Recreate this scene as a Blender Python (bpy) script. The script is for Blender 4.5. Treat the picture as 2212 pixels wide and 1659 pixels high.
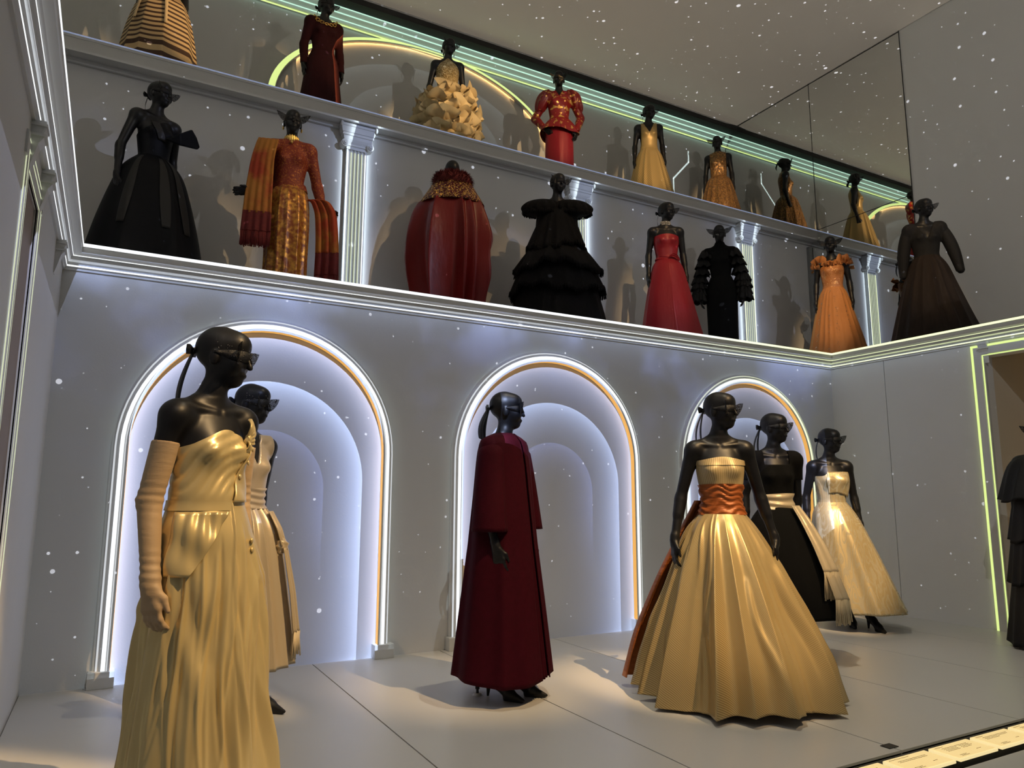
import bpy, bmesh, math, random
import numpy as np
from mathutils import Vector, Matrix, Euler

for o in list(bpy.data.objects):
    bpy.data.objects.remove(o, do_unlink=True)
SC = bpy.context.scene
C = SC.collection
PI = math.pi

# ------------------------------------------------------------------ camera
CAMR = ((0.8757606, 0.0776269, 0.4764634), (-0.4827311, 0.1331731, 0.8655840), (0.0037405, -0.9880481, 0.1541007))
EYE = 1.19
cd = bpy.data.cameras.new('camera'); cam = bpy.data.objects.new('camera', cd); C.objects.link(cam)
cd.sensor_width = 36; cd.sensor_fit = 'HORIZONTAL'; cd.lens = 1561.63 / 2212 * 36; cd.clip_start = 0.05
m4 = Matrix.Identity(4)
for i in range(3):
    m4[i][0] = CAMR[i][0]; m4[i][1] = -CAMR[i][1]; m4[i][2] = -CAMR[i][2]
m4[2][3] = EYE
cam.matrix_world = m4
SC.camera = cam
SC.view_settings.view_transform = 'Standard'; SC.view_settings.look = 'None'
SC.view_settings.gamma = 1; SC.view_settings.use_curve_mapping = False
SC.view_settings.exposure = 0.75

# ------------------------------------------------------------------ dimensions of the room (metres)
YB, XL, XR = 5.451, -0.383, 7.217          # ground floor walls
ZT, PS = 2.824, 0.11                       # gallery ledge: height and projection
Y1, Y2, XM = 7.10, 8.716, 9.094            # back wall of first gallery, of second gallery, mirror wall
XN = -2.26                                 # left end of the galleries
ZS, YE = 5.20, 6.94                        # upper shelf: height and front edge
ZC = 7.60                                  # ceiling
AX0, AW, AP, ATOP = -0.012, 1.949, 2.439, 2.482   # arches: left edge, width, pitch, crown
AR = AW / 2; AZS = ATOP - AR
PILX = (2.005, 4.814, 7.703); PP = 2.849
YNEAR = -2.2                               # the room goes on behind the camera

# ------------------------------------------------------------------ world
w = bpy.data.worlds.new('world'); SC.world = w; w.use_nodes = True
w.node_tree.nodes['Background'].inputs[0].default_value = (0.57, 0.56, 0.56, 1)
w.node_tree.nodes['Background'].inputs[1].default_value = 0.085

# ------------------------------------------------------------------ a tiny expression language for node trees
class V:
    def __init__(s, nt, sock): s.nt, s.s = nt, sock
    def _m(s, op, *a, clamp=False):
        n = s.nt.nodes.new('ShaderNodeMath'); n.operation = op; n.use_clamp = clamp
        for i, x in enumerate((s,) + a):
            if isinstance(x, V): s.nt.links.new(x.s, n.inputs[i])
            else: n.inputs[i].default_value = x
        return V(s.nt, n.outputs[0])
    def __add__(s, o): return s._m('ADD', o)
    __radd__ = __add__
    def __mul__(s, o): return s._m('MULTIPLY', o)
    __rmul__ = __mul__
    def __sub__(s, o): return s._m('SUBTRACT', o)
    def __rsub__(s, o): return (s * -1.0) + o
    def __truediv__(s, o): return s._m('DIVIDE', o)
    def __rtruediv__(s, o):
        n = s._m('POWER', -1.0); return n * o
    def lt(s, o): return s._m('LESS_THAN', o)
    def gt(s, o): return s._m('GREATER_THAN', o)
    def mx(s, o): return s._m('MAXIMUM', o)
    def mn(s, o): return s._m('MINIMUM', o)
    def abs(s): return s._m('ABSOLUTE')
    def sqrt(s): return s._m('SQRT')
    def wrap(s, hi, lo): return s._m('WRAP', hi, lo)
    def sin(s): return s._m('SINE')
    def pow(s, e): return s._m('POWER', e)
    def decay(s, k):                       # exp(-max(s,0)/k)
        n = s.mx(0.0) * (-1.0 / k)
        b = s.nt.nodes.new('ShaderNodeMath'); b.operation = 'EXPONENT'
        s.nt.links.new(n.s, b.inputs[0]); return V(s.nt, b.outputs[0])
    def ramp(s, a, b):                     # smooth 0..1 from a to b
        n = s.nt.nodes.new('ShaderNodeMapRange'); n.interpolation_type = 'SMOOTHSTEP'
        s.nt.links.new(s.s, n.inputs[0]); n.inputs[1].default_value = a; n.inputs[2].default_value = b
        return V(s.nt, n.outputs[0])
def hyp(a, b): return (a * a + b * b).sqrt()
def cmb(nt, x, y, z):
    n = nt.nodes.new('ShaderNodeCombineXYZ')
    for i, q in enumerate((x, y, z)):
        if isinstance(q, V): nt.links.new(q.s, n.inputs[i])
        else: n.inputs[i].default_value = q
    return n.outputs[0]
def noise(nt, vec, scale, detail=3.0):
    n = nt.nodes.new('ShaderNodeTexNoise'); n.inputs['Scale'].default_value = scale; n.inputs['Detail'].default_value = detail
    nt.links.new(vec, n.inputs['Vector']); return V(nt, n.outputs['Fac'])

def projector(name, loc, energy, content):
    """a video projector: a point lamp whose light carries a picture, colour by direction"""
    ld = bpy.data.lights.new(name, 'POINT'); ld.energy = energy; ld.shadow_soft_size = 0.0
    lo = bpy.data.objects.new(name, ld); lo.location = loc; C.objects.link(lo)
    ld.use_nodes = True; nt = ld.node_tree
    for n in list(nt.nodes): nt.nodes.remove(n)
    out = nt.nodes.new('ShaderNodeOutputLight'); em = nt.nodes.new('ShaderNodeEmission'); nt.links.new(em.outputs[0], out.inputs[0])
    g = nt.nodes.new('ShaderNodeNewGeometry'); sp = nt.nodes.new('ShaderNodeSeparateXYZ'); nt.links.new(g.outputs['Incoming'], sp.inputs[0])
    d = [V(nt, sp.outputs[i]) for i in range(3)]
    r, gg, b = content(nt, loc, d, g.outputs['Incoming'])
    nt.links.new(cmb(nt, r, gg, b), em.inputs['Color']); em.inputs['Strength'].default_value = 1.0
    return lo

def stars(nt, a, b, scale, keep, size, k=1.0):
    """dots of light at (a, b) metres on a wall"""
    vo = nt.nodes.new('ShaderNodeTexVoronoi'); vo.voronoi_dimensions = '2D'; vo.inputs['Scale'].default_value = scale
    nt.links.new(cmb(nt, a, b, 0.0), vo.inputs['Vector'])
    sp = nt.nodes.new('ShaderNodeSeparateColor'); nt.links.new(vo.outputs['Color'], sp.inputs[0])
    dist = V(nt, vo.outputs['Distance']); rnd = V(nt, sp.outputs[0]); rnd2 = V(nt, sp.outputs[1])
    rad = ((rnd2 * rnd2 * rnd2) * 1.0 + .36) * (size * scale) * k
    return dist.lt(rad) * rnd.lt(keep) * (rnd2 * .8 + .35)

def acc(cols):                             # sum of (scalar, rgb)
    o = [None] * 3
    for s, c in cols:
        for i in range(3):
            t = s * c[i]; o[i] = t if o[i] is None else o[i] + t
    return o

def ray_tools(nt, P, d):
    px, py, pz = P
    dy = d[1].mx(0.02)
    def hit(Y):
        t = (Y - py) / dy
        return d[0] * t + px, d[2] * t + pz, t
    return hit
K = 1 / 64.0

def content_ground(nt, P, d, dv):
    """ground floor: arches, left wall, right wall, floor"""
    px, py, pz = P
    hit = ray_tools(nt, P, d); fwd = d[1].gt(0.03)
    X, Z, t = hit(YB)
    lower = fwd * Z.lt(2.70) * Z.gt(-.02) * X.gt(XL) * X.lt(XR)
    f1 = t * t * t * ((YB - py) * 0 + 1 / 6.75) * K
    cell = (X - (AX0 + AR)).wrap(AP / 2, -AP / 2)
    r = hyp(cell, (Z - AZS).mx(0.0))
    RI = AR - .10
    inn = r.lt(RI + .006)
    h1 = inn * (RI - r).decay(.085); h1b = inn * (RI - r).decay(.22)
    ho = r.gt(AR - .01) * (r - AR).decay(.045)
    r2 = hyp(cell, (Z - 1.29).mx(0.0)); k2 = r2.lt(.73); low2 = Z.ramp(-.5, 1.0) * .35 + .65
    b2 = k2 * (.73 - r2).decay(.11) * low2; b2b = k2 * (.73 - r2).decay(.24) * low2
    r3 = hyp(cell, (Z - 1.23).mx(0.0)); k3 = r3.lt(.435); b3 = k3 * (.435 - r3).decay(.12) * Z.ramp(.45, 1.25)
    nz = noise(nt, cmb(nt, X, Z, 0.0), 1.3).ramp(.42, .68)
    lx = X.ramp(-.3, 7.0); leftw = (1.0 - lx) * .45 + .85; halo = (1.0 - lx) * .65 + .62
    gl = (2.70 - Z).decay(.12); glb = (2.70 - Z).decay(.33)
    lo_ = [(lower * f1 * s, c) for s, c in (
        (leftw * .070, (.88, .98, 1.16)), (h1 * halo, (1.15, 1.35, 1.7)), (h1b * halo, (.32, .46, 1.05)), (ho * .22, (.75, .92, .9)),
        (b2 * halo, (.85, 1.05, 1.45)), (b2b * halo, (.20, .30, .72)), (b3, (.16, .21, .50)),
        (gl * (nz * .5 + .5) * leftw, (.60, .74, 1.0)), (glb * (nz * .8 + .2), (.20, .28, .75)), (nz * (1.0 - inn) * Z.ramp(1.2, 2.6), (.05, .07, .20)))]
    # left wall (the beam grazes it)
    dxn = (d[0] * -1.0).mx(0.008); t = (px - XL) / dxn
    Yl = d[1] * t + py; Zl = d[2] * t + pz
    lf = d[0].lt(-.008) * Yl.lt(YB) * Yl.gt(.5) * Zl.lt(2.69) * Zl.gt(.03)
    fl = t * t * t * (K / (px - XL))
    g2 = (2.69 - Zl).decay(.15); g2b = (2.69 - Zl).decay(.5)
    lw_ = [(lf * fl * s, c) for s, c in ((Zl * 0.0 + .10, (.95, .98, 1.1)), (g2 * .55, (.6, .7, 1.0)), (g2b * .20, (.25, .3, .8)))]
    # right wall
    dx = d[0].mx(0.02); t = (XR - px) / dx
    Y = d[1] * t + py; Z = d[2] * t + pz
    rt = d[0].gt(.02) * Y.lt(YB) * Y.gt(-1.0) * Z.lt(2.69) * Z.gt(-.02)
    f = t * t * K
    g = (2.69 - Z).decay(.10); gb = (2.69 - Z).decay(.3)
    rw_ = [(rt * f * s, c) for s, c in ((Z * 0.0 + .16, (1.0, .99, .94)), (g * .34, (.6, .85, 1.1)), (gb * .14, (.35, .5, 1.0)))]
    # side wall over the right ledge, ceiling, floor
    t2 = (XM - px) / dx; Z2 = d[2] * t2 + pz; Y2_ = d[1] * t2 + py
    sw = d[0].gt(.02) * Z2.gt(2.9) * Z2.lt(ZC) * Y2_.lt(YB)
    dz = d[2].mx(.008); t3 = (ZC - pz) / dz
    ce = d[2].gt(.008) * (d[0] * t3 + px).lt(XM) * (d[1] * t3 + py).lt(Y2)
    dzn = (d[2] * -1.0).mx(.03); t4 = pz / dzn; xf = d[0] * t4 + px; yf = d[1] * t4 + py
    flo = d[2].lt(-.03) * xf.gt(XL) * xf.lt(XR) * yf.gt(1.9) * yf.lt(YB)
    fw, fr_, fs, fc = f1 * lower, f * rt, t2 * t2 * K * sw, t3 * t3 * t3 * (K / (ZC - pz)) * ce * (1.0 - sw)
    Xw, Zw, _ = hit(YB)
    ca = lower * Xw + rt * (Y + 20.0) + sw * (Y2_ + 40.0) + ce * (1.0 - sw) * (d[0] * t3 + (px + 60.0)); cb = lower * Zw + rt * Z + sw * Z2 + ce * (1.0 - sw) * (d[1] * t3 + py)
    kk = sw * .15 + ce * .55 + 1.1
    st = (stars(nt, ca, cb, 2.6, .7, .0125, kk) + stars(nt, ca, cb, 6.0, .45, .0068, kk)) * (fw * .9 + fr_ + fs * 1.2 + fc * 1.4)
    fx = 1.0 - xf.ramp(1.5, 6.5) * .55
    o_ = [(fs, (.15, .145, .13)), (fc, (.31, .28, .235)),
          (flo * t4 * t4 * t4 * fx * (K / pz), (.05, .05, .05)), (st * 1.3, (.95, .98, 1.1))]
    return acc(lo_ + lw_ + rw_ + o_)

def content_galleries(nt, P, d, dv):
    hit = ray_tools(nt, P, d); fwd = d[1].gt(0.03)
    # first gallery with pilasters
    X, Z, t = hit(Y1)
    Xs, Zs_, ts = hit(YB - PS)
    inx = X.lt(XM)
    mid = fwd * Zs_.gt(ZT - .005) * Z.lt(5.03) * inx
    f2 = t * t * K
    u = (X - PILX[0]).wrap(PP / 2, -PP / 2).abs() - .135
    vis = X.gt(.4)
    ph = u.gt(-.03) * u.decay(.030) * vis; phb = u.decay(.12) * vis
    nz2 = noise(nt, cmb(nt, X, Z, 4.0), 1.1).ramp(.50, .72)
    mi_ = [(mid * f2 * s, c) for s, c in (
        (Z * 0.0 + .085, (1.0, .99, .97)), (ph * 2.2, (.9, 1.05, 1.15)), (phb * .55, (.45, .62, 1.1)), (nz2, (.06, .075, .15)))]
    # second gallery
    X, Z, t = hit(Y2)
    Xe, Ze, te = hit(YE)
    up = fwd * Ze.gt(ZS - .003) * Z.lt(7.5) * X.lt(XM)
    f3 = t * t * K
    e = hyp((X - 3.45) * (1 / 2.13), (Z - 6.1).mx(0.0) * (1 / 1.27))
    o1 = e.lt(.955) * (.955 - e).decay(.016); o1b = e.lt(.955) * (.955 - e).decay(.10)
    e2 = e.lt(.74) * (.74 - e).decay(.12); e3 = e.lt(.52) * (.52 - e).decay(.14)
    cg = (7.30 - Z).decay(.04); cgb = (7.30 - Z).decay(.12)
    def seg(ax, az, bx, bz):
        L2 = (bx - ax) ** 2 + (bz - az) ** 2
        q = (((X - ax) * (bx - ax) + (Z - az) * (bz - az)) * (1 / L2)).mx(0.0).mn(1.0)
        return hyp(X - ax - q * (bx - ax), Z - az - q * (bz - az)).lt(.014)
    ln = seg(-.83, 6.6, -.50, 6.22) + seg(7.87, 6.47, 8.22, 6.84) + seg(8.22, 6.84, 8.22, 7.03) + seg(7.87, 6.47, 7.87, 6.1)
    up_ = [(up * f3 * s, c) for s, c in (
        (Z * 0.0 + .070, (1.0, .95, .84)), (o1 * 7.0, (1.2, .68, .22)), (o1b * .18, (1.1, .72, .36)), (e2 * .14, (.8, 1.0, 1.1)), (e3 * .11, (.8, 1.0, 1.1)),
        (cg * .45, (.65, 1.1, .85)), (cgb * .10, (.6, 1.0, .8)), (ln * 2.0, (.8, 1.0, 1.0)))]
    Xm, Zm, _ = hit(Y1)
    ca = mid * Xm + up * (X + 30.0); cb = mid * Zm + up * Z
    st = (stars(nt, ca, cb, 2.4, .75, .019) + stars(nt, ca, cb, 5.5, .45, .0095)) * (mid * f2 + up * f3)
    st_ = [(st * 1.4, (.92, .98, 1.15))]
    return acc(mi_ + up_ + st_)

projector('video_projector', (0.7, -1.3, 6.7), 620, content_ground)
projector('video_projector', (6.5, -1.3, 6.7), 620, content_galleries)

def spot_cluster(loc, beams, energy, col):
    """ceiling spotlights on one mount, each with framing shutters: beams are (target, strength, half width, half height, softness) ovals"""
    ld = bpy.data.lights.new('ceiling_spotlights', 'POINT'); ld.energy = energy; ld.shadow_soft_size = .025
    o = bpy.data.objects.new('ceiling_spotlights', ld); o.location = loc; C.objects.link(o)
    ld.use_nodes = True; nt = ld.node_tree
    for n in list(nt.nodes): nt.nodes.remove(n)
    out = nt.nodes.new('ShaderNodeOutputLight'); em = nt.nodes.new('ShaderNodeEmission'); nt.links.new(em.outputs[0], out.inputs[0])
    g = nt.nodes.new('ShaderNodeNewGeometry'); tot = None
    def dot(v):
        n = nt.nodes.new('ShaderNodeVectorMath'); n.operation = 'DOT_PRODUCT'; nt.links.new(g.outputs['Incoming'], n.inputs[0]); n.inputs[1].default_value = tuple(v)
        return V(nt, n.outputs['Value'])
    for target, st, hw, hh, soft in beams:
        f = Vector(target) - Vector(loc); L = f.length; f /= L
        r = f.cross(Vector((0, 0, 1))).normalized(); u = r.cross(f)
        df = dot(f); inv = L / df.mx(.05)
        e = hyp(dot(r) * inv * (1 / hw), dot(u) * inv * (1 / hh))
        s = (1.0 - e.ramp(1.0 - soft, 1.0 + soft * .4)) * df.gt(.1) * (st * L * L / 64.0)
        tot = s if tot is None else tot + s
    em.inputs['Color'].default_value = (*col, 1); nt.links.new(tot.s, em.inputs['Strength'])
    return o
WARM = (1.0, .66, .32)
spot_cluster((3.6, -0.6, 7.0), [((0.36, 3.05, .80), 1.75, .36, .95, .4), ((0.75, 4.52, .65), 1.3, .34, .70, .4), ((2.25, 4.05, .5), 1.0, .8, .75, .5),
    ((3.38, 3.37, .62), 1.9, .62, .80, .35), ((4.62, 4.05, .9), 1.1, .36, .70, .4), ((6.10, 4.65, .65), 2.0, .46, .76, .4)], 800, WARM)
spot_cluster((3.0, 3.0, 7.4), [((3.0, 3.6, 0), .30, 4.6, 2.6, .6)], 800, (1.0, .89, .66))
spot_cluster((4.6, 2.4, 7.3), [((1.2, 6.41, 3.75), .45, .36, .78, .4), ((2.9, 6.6, 3.9), .42, .50, .72, .4), ((5.56, 6.41, 3.7), .6, .32, .75, .4),
    ((8.25, 6.18, 3.7), .9, .36, .75, .4), ((4.0, 6.4, 4.0), .25, .5, .7, .4), ((8.15, 4.75, 3.8), .5, .40, .75, .4)], 800, WARM)
spot_cluster((4.8, 2.8, 7.3), [((0.10, 7.8, 5.95), 1.1, .38, .55, .4), ((3.42, 7.98, 6.0), 1.2, .45, .62, .4), ((5.05, 7.9, 6.15), .8, .34, .62, .4),
    ((6.69, 7.97, 6.0), 1.0, .32, .62, .4), ((8.32, 8.16, 6.0), .9, .36, .62, .4), ((1.81, 7.94, 6.3), .5, .28, .6, .4)], 800, WARM)
cy = SC.cycles
cy.max_bounces = 3; cy.diffuse_bounces = 2; cy.glossy_bounces = 3; cy.transmission_bounces = 2; cy.transparent_max_bounces = 6
cy.caustics_reflective = False; cy.caustics_refractive = False; cy.adaptive_threshold = .04; cy.sample_clamp_indirect = 4.0
cy.use_light_tree = False

# ------------------------------------------------------------------ materials
MATS = {}
def mat(name, col, rough=.5, metal=0.0, spec=.5, bump=0, bscale=20, var=.0, vscale=6, sheen=0, aniso=0, coat=0, fn=None, stretch=None, bdist=.01):
    if name in MATS: return MATS[name]
    m = bpy.data.materials.new(name); m.use_nodes = True; nt = m.node_tree; b = nt.nodes['Principled BSDF']
    b.inputs['Base Color'].default_value = (*col, 1); b.inputs['Roughness'].default_value = rough; b.inputs['Metallic'].default_value = metal
    b.inputs['Specular IOR Level'].default_value = spec
    if sheen: b.inputs['Sheen Weight'].default_value = sheen; b.inputs['Sheen Roughness'].default_value = .35; b.inputs['Sheen Tint'].default_value = (*[min(1, c * 3 + .1) for c in col], 1)
    if coat: b.inputs['Coat Weight'].default_value = coat
    if aniso: b.inputs['Anisotropic'].default_value = aniso
    tc = nt.nodes.new('ShaderNodeTexCoord'); vec = tc.outputs['Object']
    if stretch:
        mp = nt.nodes.new('ShaderNodeMapping'); mp.inputs['Scale'].default_value = stretch; nt.links.new(vec, mp.inputs['Vector']); vec = mp.outputs[0]
    if var:
        n = noise(nt, vec, vscale, 4.0); mr = nt.nodes.new('ShaderNodeMix'); mr.data_type = 'RGBA'
        mr.inputs['A'].default_value = (*[max(0, c * (1 - var)) for c in col], 1); mr.inputs['B'].default_value = (*[min(1, c * (1 + var)) for c in col], 1)
        nt.links.new(n.s, mr.inputs['Factor']); nt.links.new(mr.outputs['Result'], b.inputs['Base Color'])
    if bump:
        n = noise(nt, vec, bscale, 3.0); bp = nt.nodes.new('ShaderNodeBump'); bp.inputs['Strength'].default_value = bump; bp.inputs['Distance'].default_value = bdist
        nt.links.new(n.s, bp.inputs['Height']); nt.links.new(bp.outputs[0], b.inputs['Normal'])
    if fn: fn(nt, b, tc)
    MATS[name] = m; return m
def emis(name, col, strength, fn=None):
    m = bpy.data.materials.new(name); m.use_nodes = True; nt = m.node_tree; b = nt.nodes['Principled BSDF']
    b.inputs['Base Color'].default_value = (*[c * .5 for c in col], 1); b.inputs['Emission Color'].default_value = (*col, 1); b.inputs['Emission Strength'].default_value = strength
    if fn: fn(nt, b)
    m.cycles.emission_sampling = 'NONE'
    MATS[name] = m; return m
def mixc(nt, fac, a, b_, target):
    mr = nt.nodes.new('ShaderNodeMix'); mr.data_type = 'RGBA'
    nt.links.new(fac.s if isinstance(fac, V) else fac, mr.inputs['Factor'])
    for k, v in (('A', a), ('B', b_)):
        if isinstance(v, tuple): mr.inputs[k].default_value = (*v, 1)
        else: nt.links.new(v, mr.inputs[k])
    if target is not None: nt.links.new(mr.outputs['Result'], target)
    return mr.outputs['Result']

PAINT = mat('white_wall_paint', (.80, .79, .77), .62, bump=.06, bscale=90, var=.02, vscale=3)
PLASTER = mat('white_plaster_trim', (.82, .82, .80), .5, var=.02, vscale=8)
FLOORM = mat('white_floor_laminate', (.74, .73, .71), .38, bump=.02, bscale=160, var=.02, vscale=2)
CEILM = mat('ceiling_paint', (.78, .74, .69), .7, var=.03, vscale=2)
DARK = mat('dark_joint', (.03, .03, .03), .8, var=.1)
GAPM = mat('joint_shadow_paint', (.30, .29, .28), .8, var=.1)
MIRROR = mat('mirror_glass', (.80, .82, .80), .012, 1.0, var=.005)
BEIGE = mat('beige_corridor_paint', (.72, .62, .46), .7, var=.02)
BROWN = mat('brown_door_panel', (.36, .28, .23), .6, var=.05, bump=.03)
def _lx(nt, b):                             # painted glow for projected lines, drifting from white to lime along the room
    g = nt.nodes.new('ShaderNodeNewGeometry'); sp = nt.nodes.new('ShaderNodeSeparateXYZ'); nt.links.new(g.outputs['Position'], sp.inputs[0])
    f = V(nt, sp.outputs[0]).ramp(3.6, 7.0)
    mixc(nt, f, (.93, .97, 1.0), (.92, 1.0, .55), b.inputs['Emission Color'])
GLOW = emis('painted_glow_white', (.93, .97, 1.0), .72, _lx)  # glowing bands added in place of projected bright lines, no lamps
GLOW2 = emis('painted_glow_faint', (.85, .90, 1.0), .36, _lx)
ORANGE = emis('painted_glow_amber', (1.0, .50, .10), .42)  # emissive colour standing in for orange light on the arch reveals
LIME = emis('painted_glow_lime', (.78, .95, .32), .55)  # yellow-green projected light put into self-glowing bands
MINT = emis('painted_glow_mint', (.62, .95, .78), .5)  # mint projected light on the cornice, put into emission

# ------------------------------------------------------------------ mesh helpers
def link(o, parent=None):
    C.objects.link(o)
    if parent is not None: o.parent = parent
    return o
def mesh_np(name, v, f, m, parent=None, smooth=True, uv=None):
    """v (n,3), f (k,4) quads or (k,3)"""
    me = bpy.data.meshes.new(name); v = np.asarray(v, np.float32); f = np.asarray(f, np.int32)
    n, k = f.shape
    me.vertices.add(len(v)); me.vertices.foreach_set('co', v.ravel())
    me.loops.add(n * k); me.loops.foreach_set('vertex_index', f.ravel())
    me.polygons.add(n); me.polygons.foreach_set('loop_start', np.arange(0, n * k, k, dtype=np.int32))
    if smooth: me.polygons.foreach_set('use_smooth', np.ones(n, bool))
    if uv is not None:
        ul = me.uv_layers.new(name='UVMap'); ul.data.foreach_set('uv', np.asarray(uv, np.float32)[f.ravel()].ravel())
    me.update(calc_edges=True); me.validate()
    me.materials.append(m)
    return link(bpy.data.objects.new(name, me), parent)
def mesh_py(name, v, f, m, parent=None, smooth=False):
    me = bpy.data.meshes.new(name); me.from_pydata([tuple(p) for p in v], [], f); me.update()
    if smooth:
        for p in me.polygons: p.use_smooth = True
    me.materials.append(m)
    return link(bpy.data.objects.new(name, me), parent)
def boxgeo(x0, x1, y0, y1, z0, z1, bev=0.0):
    bm = bmesh.new(); bmesh.ops.create_cube(bm, size=1)
    for v in bm.verts: v.co = Vector(((x0 + x1) / 2 + v.co.x * (x1 - x0), (y0 + y1) / 2 + v.co.y * (y1 - y0), (z0 + z1) / 2 + v.co.z * (z1 - z0)))
    if bev: bmesh.ops.bevel(bm, geom=list(bm.edges), offset=bev, segments=2, affect='EDGES', profile=.7)
    return bm
def bmo(name, bm, m, parent=None, smooth=False):
    me = bpy.data.meshes.new(name); bm.to_mesh(me); bm.free(); me.materials.append(m)
    if smooth:
        for p in me.polygons: p.use_smooth = True
    return link(bpy.data.objects.new(name, me), parent)
def box(name, x0, x1, y0, y1, z0, z1, m, parent=None, bev=0.0):
    return bmo(name, boxgeo(x0, x1, y0, y1, z0, z1, bev), m, parent)
def struct(o): o['kind'] = 'structure'; return o
def tag(o, label, cat, group=None):
    o['label'] = label; o['category'] = cat
    if group: o['group'] = group
    return o
def empty(name, loc=(0, 0, 0), rz=0.0, parent=None):
    o = bpy.data.objects.new(name, None); o.empty_display_size = .1; o.location = loc; o.rotation_euler = (0, 0, rz)
    return link(o, parent)
def sweep(name, prof, path, m, parent=None, closed_prof=True, smooth=False):
    """prof: list of (a, b); path: list of functions (a, b) -> xyz"""
    v = []; n = len(prof)
    for fn in path: v += [fn(a, b) for a, b in prof]
    f = []
    for i in range(len(path) - 1):
        for j in range(n if closed_prof else n - 1):
            k = (j + 1) % n
            f.append((i * n + j, i * n + k, (i + 1) * n + k, (i + 1) * n + j))
    if closed_prof: f.append(tuple(range(n))); f.append(tuple(range((len(path) - 1) * n, len(path) * n))[::-1])
    o = mesh_py(name, v, f, m, parent, smooth)
    bm = bmesh.new(); bm.from_mesh(o.data); bmesh.ops.recalc_face_normals(bm, faces=bm.faces); bm.to_mesh(o.data); bm.free()
    return o

# ------------------------------------------------------------------ the room
fl = struct(box('floor', XL - .1, XR + .1, 2.325, YB + .1, -.30, -.012, GAPM))
jx = [XL, 0.34, 1.37, 2.36, 3.41, 4.45, 5.475, 6.50, XR]
for a, b in zip(jx[:-1], jx[1:]):
    box('floor_panel', a + .0035, b - .0035, 2.325, YB - .002, -.02, 0.0, FLOORM, fl, .0015)
# channel with the captions, and the kerb in front of it
struct(box('floor_channel', -1.2, XR + .1, 2.06, 2.33, -.30, -.07, DARK))
struct(box('floor_kerb', -1.2, XR + .1, 1.90, 2.06, -.30, -.005, FLOORM, None, .004))
struct(box('floor_visitor', -2.4, 9.2, YNEAR - .6, 1.90, -.50, -.42, mat('visitor_floor_grey', (.22, .21, .20), .5, var=.05)))

struct(box('wall_back', XL - .1, XR + .1, YB, YB + .12, -.3, 2.76, PAINT))
# left wall, with a doorway
DL0, DL1, DLZ = 3.30, 3.76, 2.46
wl = struct(empty('wall_left'))
box('wall_panel', XL - .12, XL, YNEAR, DL0, -.5, 2.76, PAINT, wl)
box('wall_panel', XL - .12, XL, DL1, YB + .1, -.5, 2.76, PAINT, wl)
box('wall_panel', XL - .12, XL, DL0, DL1, DLZ, 2.76, PAINT, wl)
# right wall, panels with an open joint, and a doorway to the next room
DR0, DR1, DRZ = 1.9, 3.76, 2.53
wr = struct(empty('wall_right'))
box('wall_panel', XR, XR + .12, 4.796, YB + .1, -.3, 2.76, PAINT, wr)
box('wall_panel', XR, XR + .12, DR1, 4.789, -.3, 2.76, PAINT, wr)
box('wall_panel', XR, XR + .12, DR0, DR1, DRZ, 2.76, PAINT, wr)
box('wall_panel', XR, XR + .12, YNEAR, DR0, -.3, 2.76, PAINT, wr)
box('wall_backing', XR + .05, XR + .1, 4.70, 4.90, -.3, 2.7, GAPM, wr)

# gallery floor: one slab round three sides
gf = struct(empty('floor_gallery'))
box('floor_slab', XN, XM, YB - PS + .005, Y1 + .1, 2.76, ZT - .002, PLASTER, gf)
box('floor_slab', XR - PS + .005, XM, YNEAR, YB - PS + .005, 2.76, ZT - .002, PLASTER, gf)
box('floor_slab', XN, XL + PS - .005, YNEAR, YB - PS + .005, 2.76, ZT - .002, PLASTER, gf)
struct(box('wall_back_gallery', XN, XM, Y1, Y1 + .12, ZT, 5.04, PAINT))
sh = struct(box('floor_upper_gallery', XN, XM, YE + .005, Y2 + .1, 5.04, ZS - .002, PLASTER))
struct(box('wall_back_upper', XN, XM, Y2, Y2 + .12, ZS, ZC, PAINT))
struct(box('ceiling', XN - .2, XM + .3, YNEAR, Y2 + .12, ZC, ZC + .1, CEILM))
struct(box('wall_right_gallery', XM + .012, XM + .2, YNEAR, Y2 + .12, 2.76, ZC, PAINT))
struct(box('wall_left_gallery', XN - .12, XN, YNEAR, Y2 + .12, 2.76, ZC, PAINT))

# mirror panels on the right end of the galleries
G = 'mirror panels covering the end wall of the galleries'
tag(box('mirror_panel', XM, XM + .011, YE + .003, Y2, ZS, ZC - .02, MIRROR), 'narrow mirror panel at the back end of the upper gallery wall', 'mirror', G)
tag(box('mirror_panel', XM, XM + .011, YB - .004, YE - .003, ZS + .003, ZC - .02, MIRROR), 'tall upper mirror panel on the end wall above the shelf line', 'mirror', G)
tag(box('mirror_panel', XM, XM + .011, YB - .004, Y1, ZT, ZS - .003, MIRROR), 'lower mirror panel on the end wall beside the orange gown', 'mirror', G)
for (ya, yb, za, zb) in ((YE - .004, YE + .004, ZS, ZC), (YB - .012, YB - .004, ZT, ZC), (YB, Y2, ZC - .022, ZC - .014), (YB, YE, ZS - .004, ZS + .004), (Y2 - .008, Y2, ZS, ZC - .02)):
    struct(box('trim_9', XM - .003, XM + .006, ya, yb, za, zb, DARK)).name = 'trim_9'
tag(bmo('steel_post', boxgeo(XM - .075, XM - .005, Y1 - .055, Y1 - .004, ZT, 4.96, .003), mat('grey_steel', (.30, .31, .31), .5, .6, var=.05)), 'slim dark grey post where the gallery wall meets the mirror', 'post')

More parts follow.
